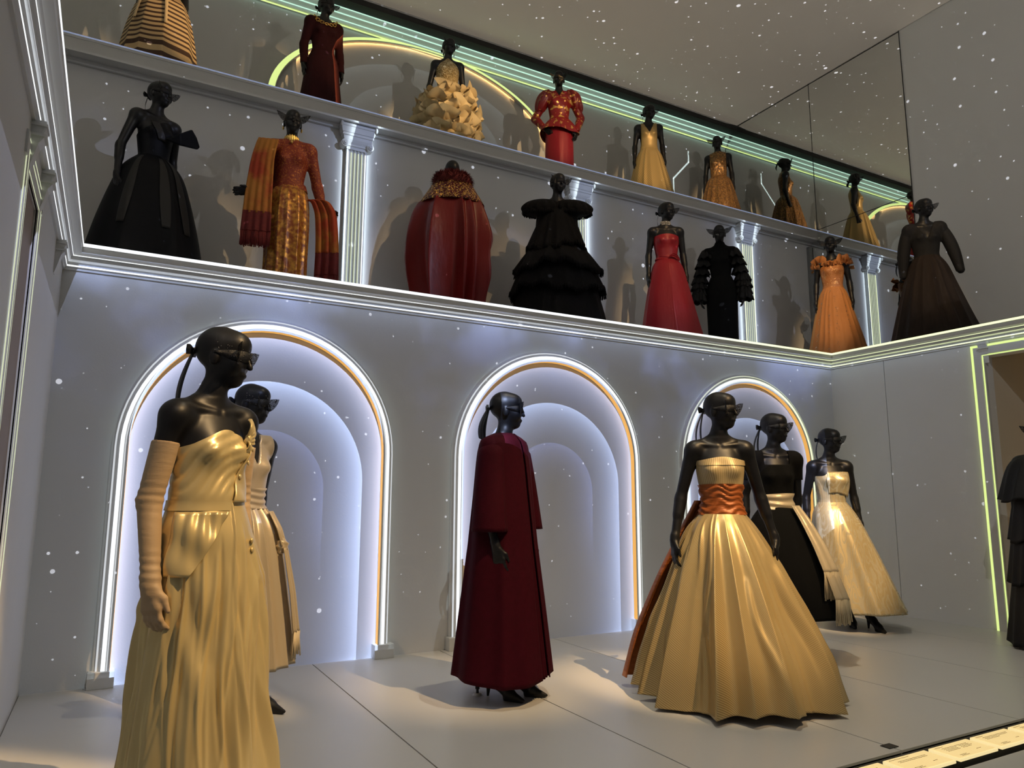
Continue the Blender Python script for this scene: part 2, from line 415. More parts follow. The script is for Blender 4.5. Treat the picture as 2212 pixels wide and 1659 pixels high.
# ------------------------------------------------------------------ mouldings
def rect_path(y_near):
    return [lambda p, z: (XL + p, y_near, z), lambda p, z: (XL + p, YB - p, z), lambda p, z: (XR - p, YB - p, z), lambda p, z: (XR - p, y_near, z)]
P3 = rect_path(YNEAR)
sill = [(-.02, 2.66), (.012, 2.66), (.012, 2.672), (.024, 2.680), (.024, 2.692), (.016, 2.697), (.016, 2.704), (.030, 2.710), (.042, 2.722), (.046, 2.736), (.046, 2.742),
        (.056, 2.746), (.056, 2.752), (.064, 2.756), (.078, 2.764), (.090, 2.776), (.097, 2.790), (.104, 2.796), (PS, 2.800), (PS, ZT), (-.02, ZT)]
tr = struct(sweep('trim_1', sill, P3, PLASTER))
def band(name, p0, z0, p1, z1, m, parent, path, t=.003):
    return sweep(name, [(p0, z0), (p0 + t, z0), (p1 + t, z1), (p1, z1)], path, m, parent)
band('painted_glow_band', PS - .001, 2.801, PS - .001, ZT - .001, GLOW, tr, P3)  # glow added where projected lines fall on the sill
band('painted_glow_band', .0235, 2.681, .0235, 2.691, GLOW, tr, P3, .002)
band('painted_glow_band', .030, 2.712, .041, 2.723, GLOW2, tr, P3, .002)
band('painted_glow_band', .0555, 2.747, .0555, 2.751, GLOW, tr, P3, .002)
# shelf entablature
PE = [lambda p, z: (XN, Y1 - p, z), lambda p, z: (XM, Y1 - p, z)]
dd = Y1 - YE
ent = [(-.02, 5.00), (.03, 5.00), (.03, 5.018), (.045, 5.022), (.045, 5.05), (.055, 5.054), (.062, 5.07), (.075, 5.088), (.095, 5.10), (.095, 5.116), (.115, 5.12),
       (.125, 5.14), (.145, 5.155), (dd, 5.162), (dd, ZS), (-.02, ZS)]
tr2 = struct(sweep('trim_2', ent, PE, PLASTER))
BLUE = emis('painted_glow_dim_blue', (.55, .65, 1.0), .20)  # bluish light on the shelf edge put into emission
band('painted_glow_band', dd - .0005, 5.186, dd - .0005, ZS - .001, BLUE, tr2, PE, .002)
band('painted_glow_band', .0945, 5.102, .0945, 5.107, BLUE, tr2, PE, .002)
# cornice below the ceiling, with a dark strip painted as its shadow gap
PC = [lambda p, z: (XN, Y2 - p, z), lambda p, z: (XM, Y2 - p, z)]
cor = [(-.02, 7.30), (.03, 7.30), (.03, 7.325), (.05, 7.33), (.06, 7.355), (.06, 7.372), (.085, 7.39), (.11, 7.41), (.11, 7.43), (.14, 7.45), (.15, 7.47), (.15, 7.49), (-.02, 7.49)]
tr3 = struct(sweep('trim_3', cor, PC, PLASTER))
band('painted_glow_band', .0295, 7.302, .0295, 7.320, LIME, tr3, PC)  # projected lines on the cornice drawn as glowing bands
band('painted_glow_band', .0595, 7.357, .0595, 7.371, MINT, tr3, PC)
band('painted_glow_band', .1095, 7.412, .1095, 7.429, MINT, tr3, PC)
band('painted_glow_band', .1495, 7.472, .1495, 7.488, MINT, tr3, PC)
struct(box('trim_4', XN, XM, Y2 - .30, Y2, 7.492, ZC - .002, DARK))  # solid dark block painting the shade of the gap

# arches: mouldings round flat niches
def arch_path(cx, n=40, y=YB):
    pts = [lambda a, b: (cx - a, y - b, .0)]
    P = [(lambda s: (lambda a, b: (cx + s * a, y - b, .10)))(-1)]
    for i in range(n + 1):
        th = PI - PI * i / n
        P.append((lambda th: (lambda a, b: (cx + a * math.cos(th), y - b, AZS + a * math.sin(th))))(th))
    P.append((lambda s: (lambda a, b: (cx + s * a, y - b, .10)))(1))
    return P
aprof = [(AR, -.01), (AR, .018), (AR - .008, .026), (AR - .018, .030), (AR - .018, .036), (AR - .030, .044), (AR - .046, .046), (AR - .050, .050), (AR - .074, .052), (AR - .086, .060), (AR - .100, .060), (AR - .100, -.01)]
for i in range(3):
    cx = AX0 + AR + i * AP; pth = arch_path(cx)
    a = struct(sweep('trim_%d' % (5 + i), aprof, pth, PLASTER))
    for r0, r1, b0, b1, m in ((AR - .020, AR - .030, .036, .0435, GLOW2), (AR - .050, AR - .073, .050, .0522, GLOW), (AR - .080, AR - .086, .0575, .060, GLOW2)):
        sweep('painted_glow_band', [(r0, b0), (r0, b0 + .003), (r1, b1 + .003), (r1, b1)], pth, m, a)  # glowing bands painted on the arch face for the projected lines
    sweep('painted_amber_band', [(AR - .0995, .012), (AR - .1025, .012), (AR - .1025, .056), (AR - .0995, .056)], pth, ORANGE, a)  # orange light on the inner reveal, added as a glowing band
    for s in (-1, 1):
        xx = cx + s * (AR - .055)
        box('plinth', xx - .075, xx + .075, YB - .085, YB, 0.0, .10, PLASTER, a, .004)
# elliptical arch on the upper wall
def ell(n=48):
    P = [lambda a, b: (3.45 - 2.13 * (1 - a), Y2 - b, ZS)]
    for i in range(n + 1):
        th = PI - PI * i / n
        P.append((lambda th: (lambda a, b: (3.45 + (2.13 * (1 - a)) * math.cos(th), Y2 - b, 6.1 + 1.27 * (1 - a) * math.sin(th))))(th))
    P.append(lambda a, b: (3.45 + 2.13 * (1 - a), Y2 - b, ZS)); return P
el = ell()
ea = struct(sweep('trim_8', [(0, -.01), (0, .03), (.012, .045), (.034, .055), (.040, .05), (.043, .035), (.043, -.01)], el, PLASTER))
sweep('painted_glow_band', [(.001, .034), (.012, .049), (.034, .0585), (.037, .057), (.037, .05), (.012, .040)], el, LIME, ea)  # projected lime ring drawn as an added glowing band

# pilasters
FL = 5
def pilaster(x, label):
    t = empty('pilaster', (x, Y1 - .001, ZT + .0005)); tag(t, label, 'pilaster', 'fluted pilasters of the gallery')
    hw = .108; z1 = 4.78 - ZT
    prof = [(-hw, 0), (-hw, -.05)]
    w_ = (2 * hw - .03) / FL
    for k in range(FL):
        a = -hw + .015 + k * w_
        for q in range(5):
            th = PI * q / 4; prof.append((a + w_ / 2 - (w_ * .40) * math.cos(th), -.05 + .016 * math.sin(th)))
    prof += [(hw, -.05), (hw, 0)]
    path = [lambda a, b: (a, b, 0.0), lambda a, b: (a, b, z1)]
    sweep('shaft', prof, path, PLASTER, t)
    for k in range(FL + 1):                 # projected lines painted as glow on the fillets between the flutes
        a = -hw + .015 + k * w_
        box('painted_glow_band', a - .0055, a + .0055, -.0535, -.049, .0, z1 - .03, GLOW if k in (0, FL) else LIMEP, t)
    # capital: neck, volutes, abacus
    cap = []
    for zz, hw_, dp in ((0, .112, .056), (.03, .112, .056), (.035, .122, .066), (.05, .122, .066), (.055, .118, .062), (.075, .135, .075), (.10, .15, .085), (.13, .155, .09), (.135, .165, .098), (.16, .165, .098), (.165, .172, .105), (.22, .185, .118), (.225, .195, .125), (.25, .195, .125)):
        cap.append((zz, hw_, dp))
    v = []; f = []
    for zz, hw_, dp in cap: v += [(-hw_, 0, z1 + zz), (-hw_, -dp, z1 + zz), (hw_, -dp, z1 + zz), (hw_, 0, z1 + zz)]
    for i in range(len(cap) - 1):
        for j in range(3): f.append((i * 4 + j, i * 4 + j + 1, i * 4 + j + 5, i * 4 + j + 4))
    f.append((0, 3, 2, 1)); n = (len(cap) - 1) * 4; f.append((n, n + 1, n + 2, n + 3))
    cp = mesh_py('capital', v, f, PLASTER, t)
    for s in (-1, 1):
        bm = bmesh.new()
        for k, (r, th) in enumerate(((.042, .085), (.030, .097), (.016, .106))):
            bmesh.ops.create_cone(bm, cap_ends=True, segments=20, radius1=r, radius2=r * .92, depth=th, matrix=Matrix.Translation((s * .135, -th / 2, z1 + .05)) @ Matrix.Rotation(PI / 2, 4, 'X'))
        bmo('volute', bm, PLASTER, cp)
        bm = bmesh.new(); bmesh.ops.create_uvsphere(bm, u_segments=10, v_segments=8, radius=.02, matrix=Matrix.Translation((s * .185, -.125, z1 + .235)) @ Matrix.Diagonal((.8, .8, 1.7, 1)))
        bmo('corner_bead', bm, PLASTER, cp, True)
    box('plinth', -.13, .13, -.07, 0, 0, .06, PLASTER, t, .003)
    return t
LIMEP = emis('painted_glow_pale_lime', (.86, .93, .62), .38)  # pale lime projected light painted as glow
pilaster(PILX[0], 'fluted white pilaster between the orange shawl gown and the red cape')
pilaster(PILX[1], 'fluted white pilaster partly behind the black tiered feather gown')
pilaster(PILX[2], 'fluted white pilaster beside the black gown with ruffled sleeves')

# corbels under the ledge
def corbel(x, y, rz, label):
    t = empty('corbel', (x, y, 2.665), rz); tag(t, label, 'corbel', 'small corbels under the ledge')
    v = []; f = []
    pr = [(0, 0), (-.05, 0), (-.052, -.03), (-.044, -.05), (-.047, -.07), (-.030, -.095), (-.016, -.16), (-.004, -.20), (0, -.20)]
    for s in (-.04, .04): v += [(s * (1 if z > -.1 else .7), p, z) for p, z in pr]
    n = len(pr)
    for i in range(n - 1): f.append((i, i + 1, n + i + 1, n + i))
    f += [tuple(range(n))[::-1], tuple(range(n, 2 * n))]
    bk = mesh_py('bracket', v, f, PLASTER, t)
    for dz in (-.018, -.06): box('fillet', -.046, .046, -.056, -.0, dz - .006, dz + .004, PLASTER, bk)
corbel(XL, 3.30, PI / 2, 'small plaster corbel under the ledge above the near side of the brown doorway')
corbel(XL, 3.80, PI / 2, 'small plaster corbel under the ledge above the far side of the brown doorway')
corbel(XL, 4.85, PI / 2, 'small plaster corbel under the ledge between brown doorway and room corner')
corbel(XR, 3.75, -PI / 2, 'small plaster corbel under the ledge above the lime edged doorway')

# door frames with stepped corners
def door(name, X, sgn, y0, y1, zt, m1, fw=.10):
    """sgn +1: room lies on +x side of the wall"""
    d = struct(empty(name))
    def pl(a, b, yy, zz): return (X + sgn * b, yy, zz)
    def fr(nm, o0, o1, b0, b1, mt, ear=.0):
        # outline path near jamb, head, far jamb with small ears at the top
        zz = zt
        pth = []
        for (yy, z_, sy, sz) in ((y0, 0.0, -1, 0), (y0, zz, -1, 1), (y1, zz, 1, 1), (y1, 0.0, 1, 0)):
            pth.append((lambda yy, z_, sy, sz: (lambda a, b: (X + sgn * b, yy + sy * a, max(0, z_ + sz * a))))(yy, z_, sy, sz))
        return sweep(nm, [(o0, b0), (o0, b1), (o1, b1), (o1, b0)], pth, mt, d)
    k = 1.0 if sgn < 0 else .28
    fr('frame', .0, .11, -.005, .02 * k, PLASTER); fr('frame_bead', .02, .085, .02 * k, .028 * k, PLASTER)
    (fr('painted_glow_band', .092, .112, .012, .024, m1), fr('painted_glow_band', .004, .014, .016, .024, m1)) if sgn < 0 else (fr('painted_glow_band', .104, .111, .003, .0066, m1), fr('painted_glow_band', .060, .066, .006, .0092, m1), fr('painted_glow_band', .002, .008, .003, .0066, m1))  # projected edge lines added as glowing bands on the frame
    for yy, s in (((y0, -1), (y1, 1)) if sgn > 0 else ()):       # stepped ears
        y_a, y_b = sorted((yy + s * .10, yy + s * .145)); x_a, x_b = sorted((X - .002 * sgn, X + sgn * .010))
        box('ear', x_a, x_b, y_a, y_b, zt + .02, zt + .115, PLASTER, d, .003)
    return d
d1 = door('door_1', XL, 1, DL0, DL1, DLZ, LIMEP)
box('door_leaf', XL - .11, XL - .012, DL0, DL1, -.3, DLZ, BROWN, d1)
d2 = door('door_2', XR, -1, DR0, DR1, DRZ, LIME)
# the lit room beyond the right doorway
nr = struct(empty('wall_next_room'))
box('jamb', XR + .12, XR + .75, DR1, DR1 + .06, -.3, DRZ + .15, BEIGE, nr)
box('far_wall', XR + 2.2, XR + 2.26, 1.0, 5.2, -.3, 2.75, BEIGE, nr)
box('side_wall', XR + .12, XR + 2.2, 5.2, 5.26, -.3, 2.75, BEIGE, nr)
box('soffit', XR + .12, XR + 2.2, 1.0, 5.2, DRZ + .13, DRZ + .16, BEIGE, nr)
box('next_floor', XR + .12, XR + 2.2, 1.0, 5.2, -.3, -.02, FLOORM, nr)
def downlight(x, y, z):
    t = empty('recessed_downlight', (x, y, z)); tag(t, 'small round recessed downlight in the soffit beyond the lime edged doorway', 'downlight')
    bm = bmesh.new(); bmesh.ops.create_cone(bm, cap_ends=True, segments=20, radius1=.04, radius2=.04, depth=.006); bmo('lens', bm, emis('downlight_lens', (1, .85, .6), 6), t)
    bm = bmesh.new(); bmesh.ops.create_cone(bm, cap_ends=True, segments=20, radius1=.055, radius2=.05, depth=.005, matrix=Matrix.Translation((0, 0, .003))); bmo('bezel', bm, PLASTER, t)
    ld = bpy.data.lights.new('downlight_lamp', 'SPOT'); ld.energy = 70; ld.color = (1, .74, .42); ld.spot_size = 2.4; ld.spot_blend = .8; ld.shadow_soft_size = .04
    lo = bpy.data.objects.new('downlight_lamp', ld); lo.location = (0, 0, -.02); link(lo, t)
downlight(XR + 1.25, 4.05, DRZ + .126)

# floor socket and the row of lit captions
tag(box('floor_socket', 3.375, 3.445, 2.36, 2.41, -.001, .004, mat('black_plastic', (.02, .02, .02), .5, var=.1), None, .001), 'small black square plate set in the white floor near the captions', 'floor plate')
def _paper(nt, b, tc):
    b.inputs['Emission Color'].default_value = (1.0, .70, .26, 1); b.inputs['Emission Strength'].default_value = .40
CARD = mat('lit_caption_card', (.9, .8, .55), .5, var=.03, fn=_paper)
CARDE = emis('lit_caption_edge', (1.0, .80, .40), .50)
INK = mat('caption_ink', (.10, .06, .03), .7, var=.05)
rc = random.Random(4)
def cols(h, left, right, full=0):           # heading length, lines in the left and right column, full-width lines
    L = [(.134, .022, h)] + [(.117 - k * .011, .05, .09 + rc.random() * .03) for k in range(left)] + [(.117 - k * .011, .17, .07 + rc.random() * .02) for k in range(right)]
    return L + [(.110 - k * .011, .05, .20) for k in range(full)] + [(.045, .21, .03), (.030, .05, .05), (.020, .05, .06)]
CAPS = [((.13, 0, 0, 1), 'backlit cream caption panel with a long heading over one full-width line'),
        ((.14, 0, 0, 2), 'backlit cream caption panel with a long heading over two full-width lines'),
        ((.055, 4, 4), 'backlit cream caption panel with short heading over two columns of four lines'),
        ((.05, 3, 2), 'backlit cream caption panel with columns of three and two lines'),
        ((.06, 2, 1), 'backlit cream caption panel with columns of two lines and one')]
for i, (lay, lab) in enumerate(CAPS):
    x0 = 2.825 + i * .3445
    t = empty('caption_panel', (x0, 2.105, -.002)); tag(t, lab, 'caption panel', 'backlit captions along the platform edge')
    box('glass_block', 0, .31, 0, .152, -.002, .012, CARDE, t, .003); box('mount', .01, .30, .012, .142, -.068, -.001, DARK, t)
    ps = box('printed_sheet', .006, .304, .006, .146, .0121, .0126, CARD, t)
    lines = cols(*lay)
    bm = bmesh.new()
    for yy, xa, L in lines:
        x = xa
        while x < xa + L:
            wd = .004 + rc.random() * .01
            bmesh.ops.create_cube(bm, size=1, matrix=Matrix.Translation((x + wd / 2, yy, .0129)) @ Matrix.Diagonal((wd, .0032, .0004, 1))); x += wd + .003
    o = bmo('print', bm, INK, ps); o['kind'] = 'stuff'

# ================================================================== mannequins
# local frame: front is -y, her right hand is at -x, floor at z = 0; 1.86 m tall on her heels
_T = np.array([  # z, half width, depth front, depth back, centre y
    (.70, .155, .10, .105, .0), (.80, .162, .105, .115, .0), (.95, .168, .108, .128, .005), (1.05, .145, .098, .108, .0), (1.165, .110, .083, .084, .004), (1.26, .124, .088, .088, .006),
    (1.36, .138, .100, .096, .010), (1.43, .140, .092, .100, .015), (1.48, .126, .076, .092, .020), (1.52, .090, .058, .074, .024), (1.56, .056, .050, .056, .022), (1.70, .048, .048, .05, .012)])
_zz = np.linspace(.60, 1.75, 700)
_k = np.exp(-np.linspace(-2, 2, 41) ** 2); _k /= _k.sum()
_P = [np.convolve(np.pad(np.interp(_zz, _T[:, 0], _T[:, i]), 20, mode='edge'), _k, 'valid') for i in range(1, 5)]
def tor(th, z):
    """torso radius at angle th (0 = front, + towards her left) and height z"""
    rx, f, b, cy = (np.interp(z, _zz, p) for p in _P)
    ry = f + (b - f) * (.5 - .5 * np.cos(th))
    r = 1 / np.sqrt((np.sin(th) / rx) ** 2 + (np.cos(th) / ry) ** 2)
    t = (th + PI) % (2 * PI) - PI
    r = r + .030 * np.exp(-((z - 1.355) / .05) ** 2) * (np.exp(-((t - .55) / .36) ** 2) + np.exp(-((t + .55) / .36) ** 2))
    return r, cy
def smin(a, b, k):
    h = np.clip(.5 + .5 * (b - a) / k, 0, 1); return b * (1 - h) + a * h - k * h * (1 - h)

class Grid:
    def __init__(s, lo, hi, h):
        s.lo = np.array(lo, float); s.h = h; s.n = np.ceil((np.array(hi) - s.lo) / h).astype(int) + 1
        s.ax = [s.lo[i] + h * np.arange(s.n[i]) for i in range(3)]
    def new(s): return np.full(s.n, .5, np.float32)
    def sub(s, lo, hi):
        a = np.clip(np.floor((np.array(lo) - s.lo) / s.h).astype(int), 0, s.n); b = np.clip(np.ceil((np.array(hi) - s.lo) / s.h).astype(int) + 1, 0, s.n)
        sl = tuple(slice(a[i], b[i]) for i in range(3))
        if min(b - a) <= 0: return None, None
        X = np.meshgrid(*[s.ax[i][sl[i]] for i in range(3)], indexing='ij', sparse=True)
        return sl, X
    def cone(s, F, a, b, ra, rb, k=.02, T=None):
        a = np.array(a, float); b = np.array(b, float); m = max(ra, rb) + .07
        lo = np.minimum(a, b) - m; hi = np.maximum(a, b) + m
        if T is not None:
            c = [T[0] @ (np.array(p) - T[1]) + T[1] for p in (a, b)]; lo = np.minimum(*c) - m; hi = np.maximum(*c) + m
        sl, X = s.sub(lo, hi)
        if sl is None: return
        if T is not None: X = s.inv(X, T)
        ba = b - a; L2 = ba @ ba + 1e-9
        p = [X[i] - a[i] for i in range(3)]
        t = np.clip((p[0] * ba[0] + p[1] * ba[1] + p[2] * ba[2]) / L2, 0, 1)
        d = np.sqrt((p[0] - t * ba[0]) ** 2 + (p[1] - t * ba[1]) ** 2 + (p[2] - t * ba[2]) ** 2) - (ra + (rb - ra) * t)
        F[sl] = smin(F[sl], d, k) if k > 0 else np.minimum(F[sl], d)
    def inv(s, X, T):
        R, c = T; q = [X[i] - c[i] for i in range(3)]
        return [R[0, i] * q[0] + R[1, i] * q[1] + R[2, i] * q[2] + c[i] for i in range(3)]
    def ell(s, F, c, r, k=.02, T=None, neg=False):
        c = np.array(c, float); r = np.array(r, float); cc = c if T is None else T[0] @ (c - T[1]) + T[1]
        sl, X = s.sub(cc - r.max() - .07, cc + r.max() + .07)
        if sl is None: return
        if T is not None: X = s.inv(X, T)
        q = [(X[i] - c[i]) / r[i] for i in range(3)]
        k0 = np.sqrt(q[0] ** 2 + q[1] ** 2 + q[2] ** 2); k1 = np.sqrt((q[0] / r[0]) ** 2 + (q[1] / r[1]) ** 2 + (q[2] / r[2]) ** 2) + 1e-6
        d = k0 * (k0 - 1) / k1
        F[sl] = -smin(-F[sl], d, k) if neg else smin(F[sl], d, k)
    def torso(s, F, z0):
        sl, X = s.sub((-.30, -.30, z0), (.30, .30, 1.60))
        z = X[2]; rx, f, b, cy = (np.interp(z, _zz, p) for p in _P)
        y = X[1] - cy; rho = np.sqrt(X[0] ** 2 + y ** 2) + 1e-6; th = np.arctan2(X[0] + 0 * y, -y + 0 * X[0])
        r, _ = tor(th, z)
        d = (rho - r) * .88
        d = np.maximum(d, np.maximum(z0 + .03 - z, z - 1.56))
        F[sl] = smin(F[sl], d, .015)
    def net(s, F):
        F = F.astype(np.float32); S = F < 0
        n = np.array(F.shape) - 1
        c = np.zeros(n, np.int8)
        for i in (0, 1):
            for j in (0, 1):
                for k in (0, 1): c += S[i:n[0] + i, j:n[1] + j, k:n[2] + k]
        idx = np.argwhere((c > 0) & (c < 8)); lut = np.full(n, -1, np.int32); lut[tuple(idx.T)] = np.arange(len(idx))
        val = {(i, j, k): F[idx[:, 0] + i, idx[:, 1] + j, idx[:, 2] + k] for i in (0, 1) for j in (0, 1) for k in (0, 1)}
        P = np.zeros((len(idx), 3), np.float32); cnt = np.zeros(len(idx), np.float32)
        for ax in range(3):
            o = [a for a in range(3) if a != ax]
            for p in (0, 1):
                for q in (0, 1):
                    A = [0, 0, 0]; A[o[0]] = p; A[o[1]] = q; B = list(A); B[ax] = 1
                    a, b = val[tuple(A)], val[tuple(B)]; m = (a < 0) != (b < 0)
                    t = np.where(m, a / np.where(m, a - b, 1), 0)
                    off = np.zeros((len(idx), 3), np.float32); off[:, o[0]] = p; off[:, o[1]] = q; off[:, ax] = t
                    P += off * m[:, None]; cnt += m
        P = (P / cnt[:, None] + idx) * s.h + s.lo
        Q = []
        for ax in range(3):
            o = [(ax + 1) % 3, (ax + 2) % 3]
            A = [slice(None)] * 3; B = [slice(None)] * 3; A[ax] = slice(0, -1); B[ax] = slice(1, None)
            a, b = S[tuple(A)], S[tuple(B)]; e = np.argwhere(a != b)
            ok = (e[:, o[0]] > 0) & (e[:, o[1]] > 0) & (e[:, o[0]] < n[o[0]]) & (e[:, o[1]] < n[o[1]]); e = e[ok]
            if not len(e): continue
            def cell(p, q):
                z = e.copy(); z[:, o[0]] -= p; z[:, o[1]] -= q; return lut[tuple(z.T)]
            q = np.stack([cell(1, 1), cell(0, 1), cell(0, 0), cell(1, 0)], 1)
            fl = a[tuple(e.T)]; q[~fl] = q[~fl][:, ::-1]; Q.append(q)
        return P, np.concatenate(Q)

def rotm(yaw, pitch, roll=0):
    return np.array(Matrix.Rotation(yaw, 3, 'Z') @ Matrix.Rotation(roll, 3, 'Y') @ Matrix.Rotation(pitch, 3, 'X'))

def hand(g, F, w, d, side, curl=.35, spread=.10, flat=None, k=.006, fat=1.0):
    """w wrist, d direction of the hand, side: thumb direction"""
    w = np.array(w, float); d = np.array(d, float); d /= np.linalg.norm(d); s = np.array(side, float); s -= d * (s @ d); s /= np.linalg.norm(s); nrm = np.cross(d, s)
    if flat is not None and nrm @ np.array(flat) < 0: nrm = -nrm
    g.cone(F, w - d * .02, w + d * .03, .025 * fat, .026 * fat, .02)
    for i, (o, L) in enumerate(((.030, .088), (.011, .097), (-.009, .090), (-.027, .070))):
        kn = w + d * .085 + s * o * .95; base = w + d * .02 + s * o * .55
        g.cone(F, base, kn, .015 * fat, .0135 * fat, .012)
        dd = d + s * spread * (1 - i) * .5; dd /= np.linalg.norm(dd); p = kn
        for j, (q, r0, r1) in enumerate(((.46, .0098, .0088), (.30, .0088, .0080), (.24, .0080, .0062))):
            ang = curl * (j + .4); e = p + (dd * math.cos(ang) + nrm * math.sin(ang)) * L * q
            g.cone(F, p, e, r0 * fat, r1 * fat, k); p = e
    b = w + d * .025 + s * .022; m = b + (d * .75 + s * .55 + nrm * .2) * .045; e = m + (d * .95 + s * .12 + nrm * .25) * .045
    g.cone(F, b, m, .014 * fat, .0115 * fat, .012); g.cone(F, m, e, .0112 * fat, .0075 * fat, k)

ARM_DOWN = {-1: ((-.205, .045, 1.20), (-.222, -.015, .925), (-.05, -.16, -1), None), 1: ((.205, .045, 1.20), (.222, -.015, .925), (.05, -.16, -1), None)}
MANQ = mat('black_mannequin_lacquer', (.006, .006, .008), .42, spec=.42, bump=.015, bscale=300, var=.15)
RIBBON = mat('black_satin_ribbon', (.006, .006, .008), .5, bump=.1, bscale=60, var=.1, sheen=.3)
def _lace(nt, b, tc):
    vo = nt.nodes.new('ShaderNodeTexVoronoi'); vo.feature = 'DISTANCE_TO_EDGE'; vo.inputs['Scale'].default_value = 150; nt.links.new(tc.outputs['Object'], vo.inputs['Vector'])
    v2 = nt.nodes.new('ShaderNodeTexVoronoi'); v2.inputs['Scale'].default_value = 55; nt.links.new(tc.outputs['Object'], v2.inputs['Vector'])
    a = (V(nt, vo.outputs['Distance']).lt(.09)).mx(V(nt, v2.outputs['Distance']).lt(.30)) * .75 + .25
    nt.links.new(a.s, b.inputs['Alpha'])
LACE = mat('black_lace', (.006, .006, .008), .5, fn=_lace)
MASKM = mat('black_net_mask', (.006, .006, .008), .45, spec=.42, bump=.3, bscale=400, var=.2)
BEADM = mat('crystal_bead', (.9, .85, .75), .12, 1.0, var=.05)
SHOEM = mat('black_suede_shoe', (.007, .007, .008), .6, bump=.1, bscale=300, var=.1)

